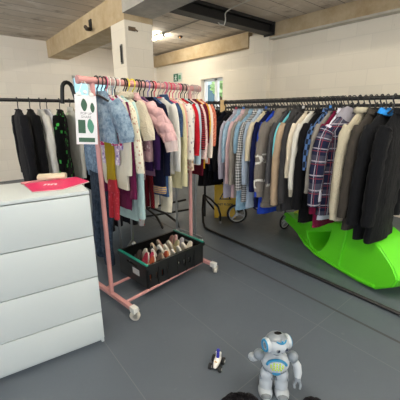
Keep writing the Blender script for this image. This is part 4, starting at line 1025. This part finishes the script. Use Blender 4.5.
# ------------------------------------------------------------------ toy robot
m_rw = plain('robot_white', '#b2b9c0', .28, 0, .01); m_rg = plain('robot_grey', '#78818a', .35, 0, .02); m_rb = plain('robot_blue', '#1c7fae', .3, 0, .02)
m_rk = plain('robot_black', '#0c0d10', .2, 0, 0); m_rd = plain('robot_mid', '#6c7379', .4, 0, .02)
m_led = plain('robot_lime', '#b4d22e', .4, 0, .02)
rob = thing('toy_robot', 'white toy robot with blue ears and lime chest dots on floor', 'robot', (1.110, .725, 0), R(-45))
rob.scale = (.86, .86, .86)
RY = Matrix.Rotation
for sx in (-1, 1):
    lg = MB()
    lg.lathe([(.036, .028), (.040, .04), (.040, .07), (.034, .088), (.031, .10), (.037, .118), (.038, .14), (.030, .160), (.018, .168)], 20, Matrix.Translation((sx*.047, 0, 0)))
    lo = lg.build('leg', m_rw, rob)
    ft = MB(); ft.ball((sx*.050, -.022, .014), .044, .066, .030, 20, 10, None, -.45, 1.0); ft.build('foot', m_rw, lo)
    MB().ball((sx*.050, -.055, .016), .034, .032, .022, 16, 8, None, -.6, 1.0).build('toe_cap', m_rd, lo)
    MB().tube([(sx*.047-.041, 0, .094), (sx*.047+.041, 0, .094)], .013, 12).build('knee_joint', m_rg, lo)
    MB().ball((sx*.050, 0, .172), .022, .026, .024).build('hip_joint', m_rg, rob)
    # arm
    sh = MB().ball((sx*.100, .002, .264), .033, .033, .033).build('shoulder', m_rg, rob)
    if sx > 0:
        a = MB(); a.tube([(.112, 0, .235), (.130, -.006, .205), (.134, -.020, .170), (.132, -.034, .145)], [.022, .025, .024, .018], 12); ao = a.build('arm', m_rw, rob)
        MB().ball((.131, -.004, .203), .020).build('elbow', m_rg, ao)
        h = MB(); h.tube([(.132, -.034, .148), (.130, -.042, .130)], [.019, .017], 10)
        h.tube([(.120, -.046, .130), (.108, -.060, .118), (.110, -.074, .106)], [.010, .009, .006], 8); h.tube([(.142, -.044, .130), (.146, -.060, .114), (.138, -.074, .104)], [.010, .009, .006], 8)
        h.build('claw_hand', m_rg, ao)
    else:
        a = MB(); a.tube([(-.118, .006, .238), (-.132, .024, .218), (-.136, .052, .198), (-.130, .076, .186)], [.022, .025, .024, .018], 12); ao = a.build('arm', m_rw, rob)
        MB().ball((-.134, .038, .206), .020).build('elbow', m_rg, ao)
        h = MB(); h.tube([(-.131, .074, .188), (-.126, .090, .178)], [.018, .016], 10)
        h.tube([(-.118, .090, .178), (-.104, .098, .168), (-.100, .104, .156)], [.009, .008, .006], 8); h.tube([(-.134, .092, .172), (-.136, .104, .160), (-.126, .110, .150)], [.009, .008, .006], 8)
        h.build('claw_hand', m_rg, ao)
MB().lathe([(.03, .160), (.052, .168), (.060, .185), (.062, .20), (.05, .21)], 20, Matrix.Scale(.82, 4, (0, 1, 0))).build('pelvis', m_rg, rob)
tb = MB(); tb.ball((0, 0, .226), .084, .068, .070, 24, 16); tors = tb.build('torso', m_rw, rob)
tbv = BVHTree.FromPolygons([Vector(v) for v in tb.v], tb.f)
def onto(x, z, e=.0015, bv=tbv):
    h = bv.ray_cast(Vector((x, -1, z)), Vector((0, 1, 0)))
    return (h[0]+Vector((0, -e, 0)), h[1]) if h[0] is not None else (Vector((x, -.06, z)), Vector((0, -1, 0)))
ar = [onto(.058*math.sin(R(a)), .232+.044*math.cos(R(a)))[0] for a in range(-78, 79, 8)]
MB().tube(ar, .0085, 8).build('chest_arc', m_rb, tors)
for j, (z, n, w) in enumerate(((.258, 3, .017), (.246, 5, .017), (.234, 5, .017), (.222, 4, .016))):
    for i in range(n):
        p, nn = onto((i-(n-1)/2)*w, z, .0); MB().ball(p, .0056, .0056, .0056, 10, 6).build('chest_light', m_led, tors)
p, nn = onto(0, .188, .0); MB().ball(p, .026, .012, .011, 16, 8).build('belly_button', m_rb, tors)
p2 = [onto(.05*math.sin(R(a)), .205-.03*math.cos(R(a)))[0] for a in range(-70, 71, 10)]
MB().tube(p2, .005, 8).build('belly_trim', m_rg, tors)
MB().lathe([(.028, .275), (.028, .30)], 16).build('neck', m_rg, rob)
HM = Matrix.Translation((0, .000, .356)) @ Matrix.Scale(.88, 4) @ RY(R(24), 4, 'Z') @ RY(R(-13), 4, 'X') @ RY(R(4), 4, 'Y')
hd = MB(); hd.ball((0, 0, 0), .082, .076, .068, 28, 18); head = hd.build('head', m_rw, rob); head.matrix_local = HM
hbv = BVHTree.FromPolygons([Vector(v) for v in hd.v], hd.f)
cp_ = MB(); cp_.ball((0, .004, .006), .0835, .0775, .0685, 28, 10, RY(R(-6), 4, 'X'), .40, 1.0); cp_.build('visor_cap', m_rg, head)
MB().ball((.004, -.004, .071), .027, .021, .006, 20, 8).build('top_sensor', m_rk, head)
fr = hbv.ray_cast
def face(x, z, e=0.0):
    h = fr(Vector((x, -1, z)), Vector((0, 1, 0))); return h[0]+Vector((0, -e, 0))
for sx in (-1, 1):
    p = face(sx*.030, -.016); MB().ball(p, .015, .008, .014, 16, 8).build('eye', m_rd, head)
    MB().ball(p+Vector((0, -.005, .001)), .009, .005, .009, 12, 8).build('pupil', plain('robot_pupil', '#1a2340', .15, 0, 0), head)
    Mx = Matrix.Translation((sx*.080, 0, 0)) @ RY(sx*PI/2, 4, 'Y')
    e1 = MB(); e1.lathe([(.045, -.016), (.049, -.006), (.048, .006), (.042, .011)], 24, Mx); e1.build('ear', m_rw, head)
    rg = [Mx @ Vector((.035*math.cos(2*PI*k/24), .035*math.sin(2*PI*k/24), .0115)) for k in range(24)]
    MB().tube(rg, .0075, 8, closed=True).build('ear_ring', m_rb, head)
    MB().lathe([(.020, .008), (.016, .016)], 18, Mx).build('ear_hub', m_rg, head)
sm = [face(.040*math.sin(R(a))*1.0, .046-.016*math.cos(R(a)*1.2), .003) for a in range(-60, 61, 8)]
MB().tube(sm, .0055, 8).build('brow_smile', m_rb, head)
p = face(0, .036, .003); MB().ball(p+Vector((0, 0, .004)), .007, .005, .009, 10, 6).build('brow_mark', m_rb, head)
p = face(0, -.036); MB().ball(p, .007, .003, .003, 10, 6).build('mouth', m_rd, head)

# ------------------------------------------------------------------ toy buggy
bg = thing('toy_buggy', 'tiny white toy buggy with black wheels and blue driver', 'toy car', (.985, 1.035, 0), R(208))
bd = MB(); bd.tube([(-.040, 0, .030), (-.022, 0, .036), (.0, 0, .032), (.022, 0, .026), (.040, 0, .020)], [.016, .020, .020, .016, .008], 10); bd.build('body', plain('buggy_white', '#e1ded8', .35), bg)
MB().tube([(-.028, -.012, .04), (-.032, -.012, .074), (-.018, -.010, .078)], .005, 6).tube([(-.028, .012, .04), (-.032, .012, .074), (-.018, .010, .078)], .005, 6).tube([(-.032, -.012, .074), (-.032, .012, .074)], .005, 6).build('roll_frame', plain('buggy_white', '#e1ded8', .35), bg)
MB().tube([(-.014, 0, .040), (-.020, 0, .082)], [.010, .009], 10).ball((-.021, 0, .094), .011).build('driver', plain('driver_blue', '#2a2fa8', .4), bg)
MB().box(.006, .020, -.008, .008, .036, .046).build('windscreen', plain('buggy_gold', '#b18f4e', .4), bg, bevel=.002)
MB().box(-.03, .034, -.020, .020, .012, .020).build('chassis', m_black, bg, bevel=.003)
for x, r in ((-.030, .021), (.032, .018)):
    for y in (-.030, .030):
        Mx = Matrix.Translation((x, y, r)) @ RY(PI/2, 4, 'X')
        w = MB().lathe([(r*.7, -.009), (r*.95, -.008), (r, 0), (r*.95, .008), (r*.7, .009)], 18, Mx).build('wheel', m_tyre, bg)
        MB().lathe([(r*.42, -.0105), (r*.42, .0105)], 12, Mx).build('hub', plain('hub_grey', '#b9b9b9', .4), w)

# dark shaggy cloth on the floor at the bottom edge
def mound(loc, rx, ry, h, label, rz=0):
    rs = []; n = 44
    for i in range(11):
        k = i/10; a = k*PI/2
        rs.append([Vector((rx*math.cos(a)*(1+.16*nz(math.cos(2*PI*q/n)*2.3, math.sin(2*PI*q/n)*2.3, k*2+loc[0]))*math.cos(2*PI*q/n), ry*math.cos(a)*(1+.16*nz(math.cos(2*PI*q/n)*2.3+5, math.sin(2*PI*q/n)*2.3, k*2))*math.sin(2*PI*q/n), h*math.sin(a)*(1+.3*nz(q*.8, k*5, 2)))) for q in range(n)])
    o = MB(); o.rings(rs, True); o = o.build('dark_cloth', F('#17151a', kind='fleece'), None); o.location = loc; o.rotation_euler = (0, 0, rz); tag(o, label, 'cloth'); return o
mound((.915, .772, 0), .105, .055, .06, 'black shaggy cloth on the floor left of the robot', R(-40))
mound((1.19, .53, 0), .06, .05, .04, 'smaller black shaggy cloth on the floor right of robot', R(-40))

# ------------------------------------------------------------------ light
w = bpy.data.worlds.new('world'); C.world = w; w.use_nodes = True
wn = w.node_tree.nodes; bgn = wn['Background']
bgn.inputs[0].default_value = (.93, .97, 1.0, 1); bgn.inputs[1].default_value = 1.35
for x, y in ((-.6, 4.6), (.4, 1.2), (1.7, -.1), (.2, -2.2), (3.3, -1.6)):  # out-of-view battens added to brighten floor, clothes and back-left wall
    batten(x, y, {(-.6, 4.6): 'added unseen fill batten beyond the left-hand clothes rack', (.4, 1.2): 'added unseen fill batten above the white drawers', (1.7, -.1): 'added unseen fill batten above the toy robot', (.2, -2.2): 'added unseen fill batten behind the viewer on the left', (3.3, -1.6): 'added unseen fill batten behind the viewer on the right'}[(x, y)])
C.view_settings.view_transform = 'Standard'; C.view_settings.look = 'None'
C.view_settings.gamma = 1.0; C.view_settings.use_curve_mapping = False; C.view_settings.exposure = 1.02
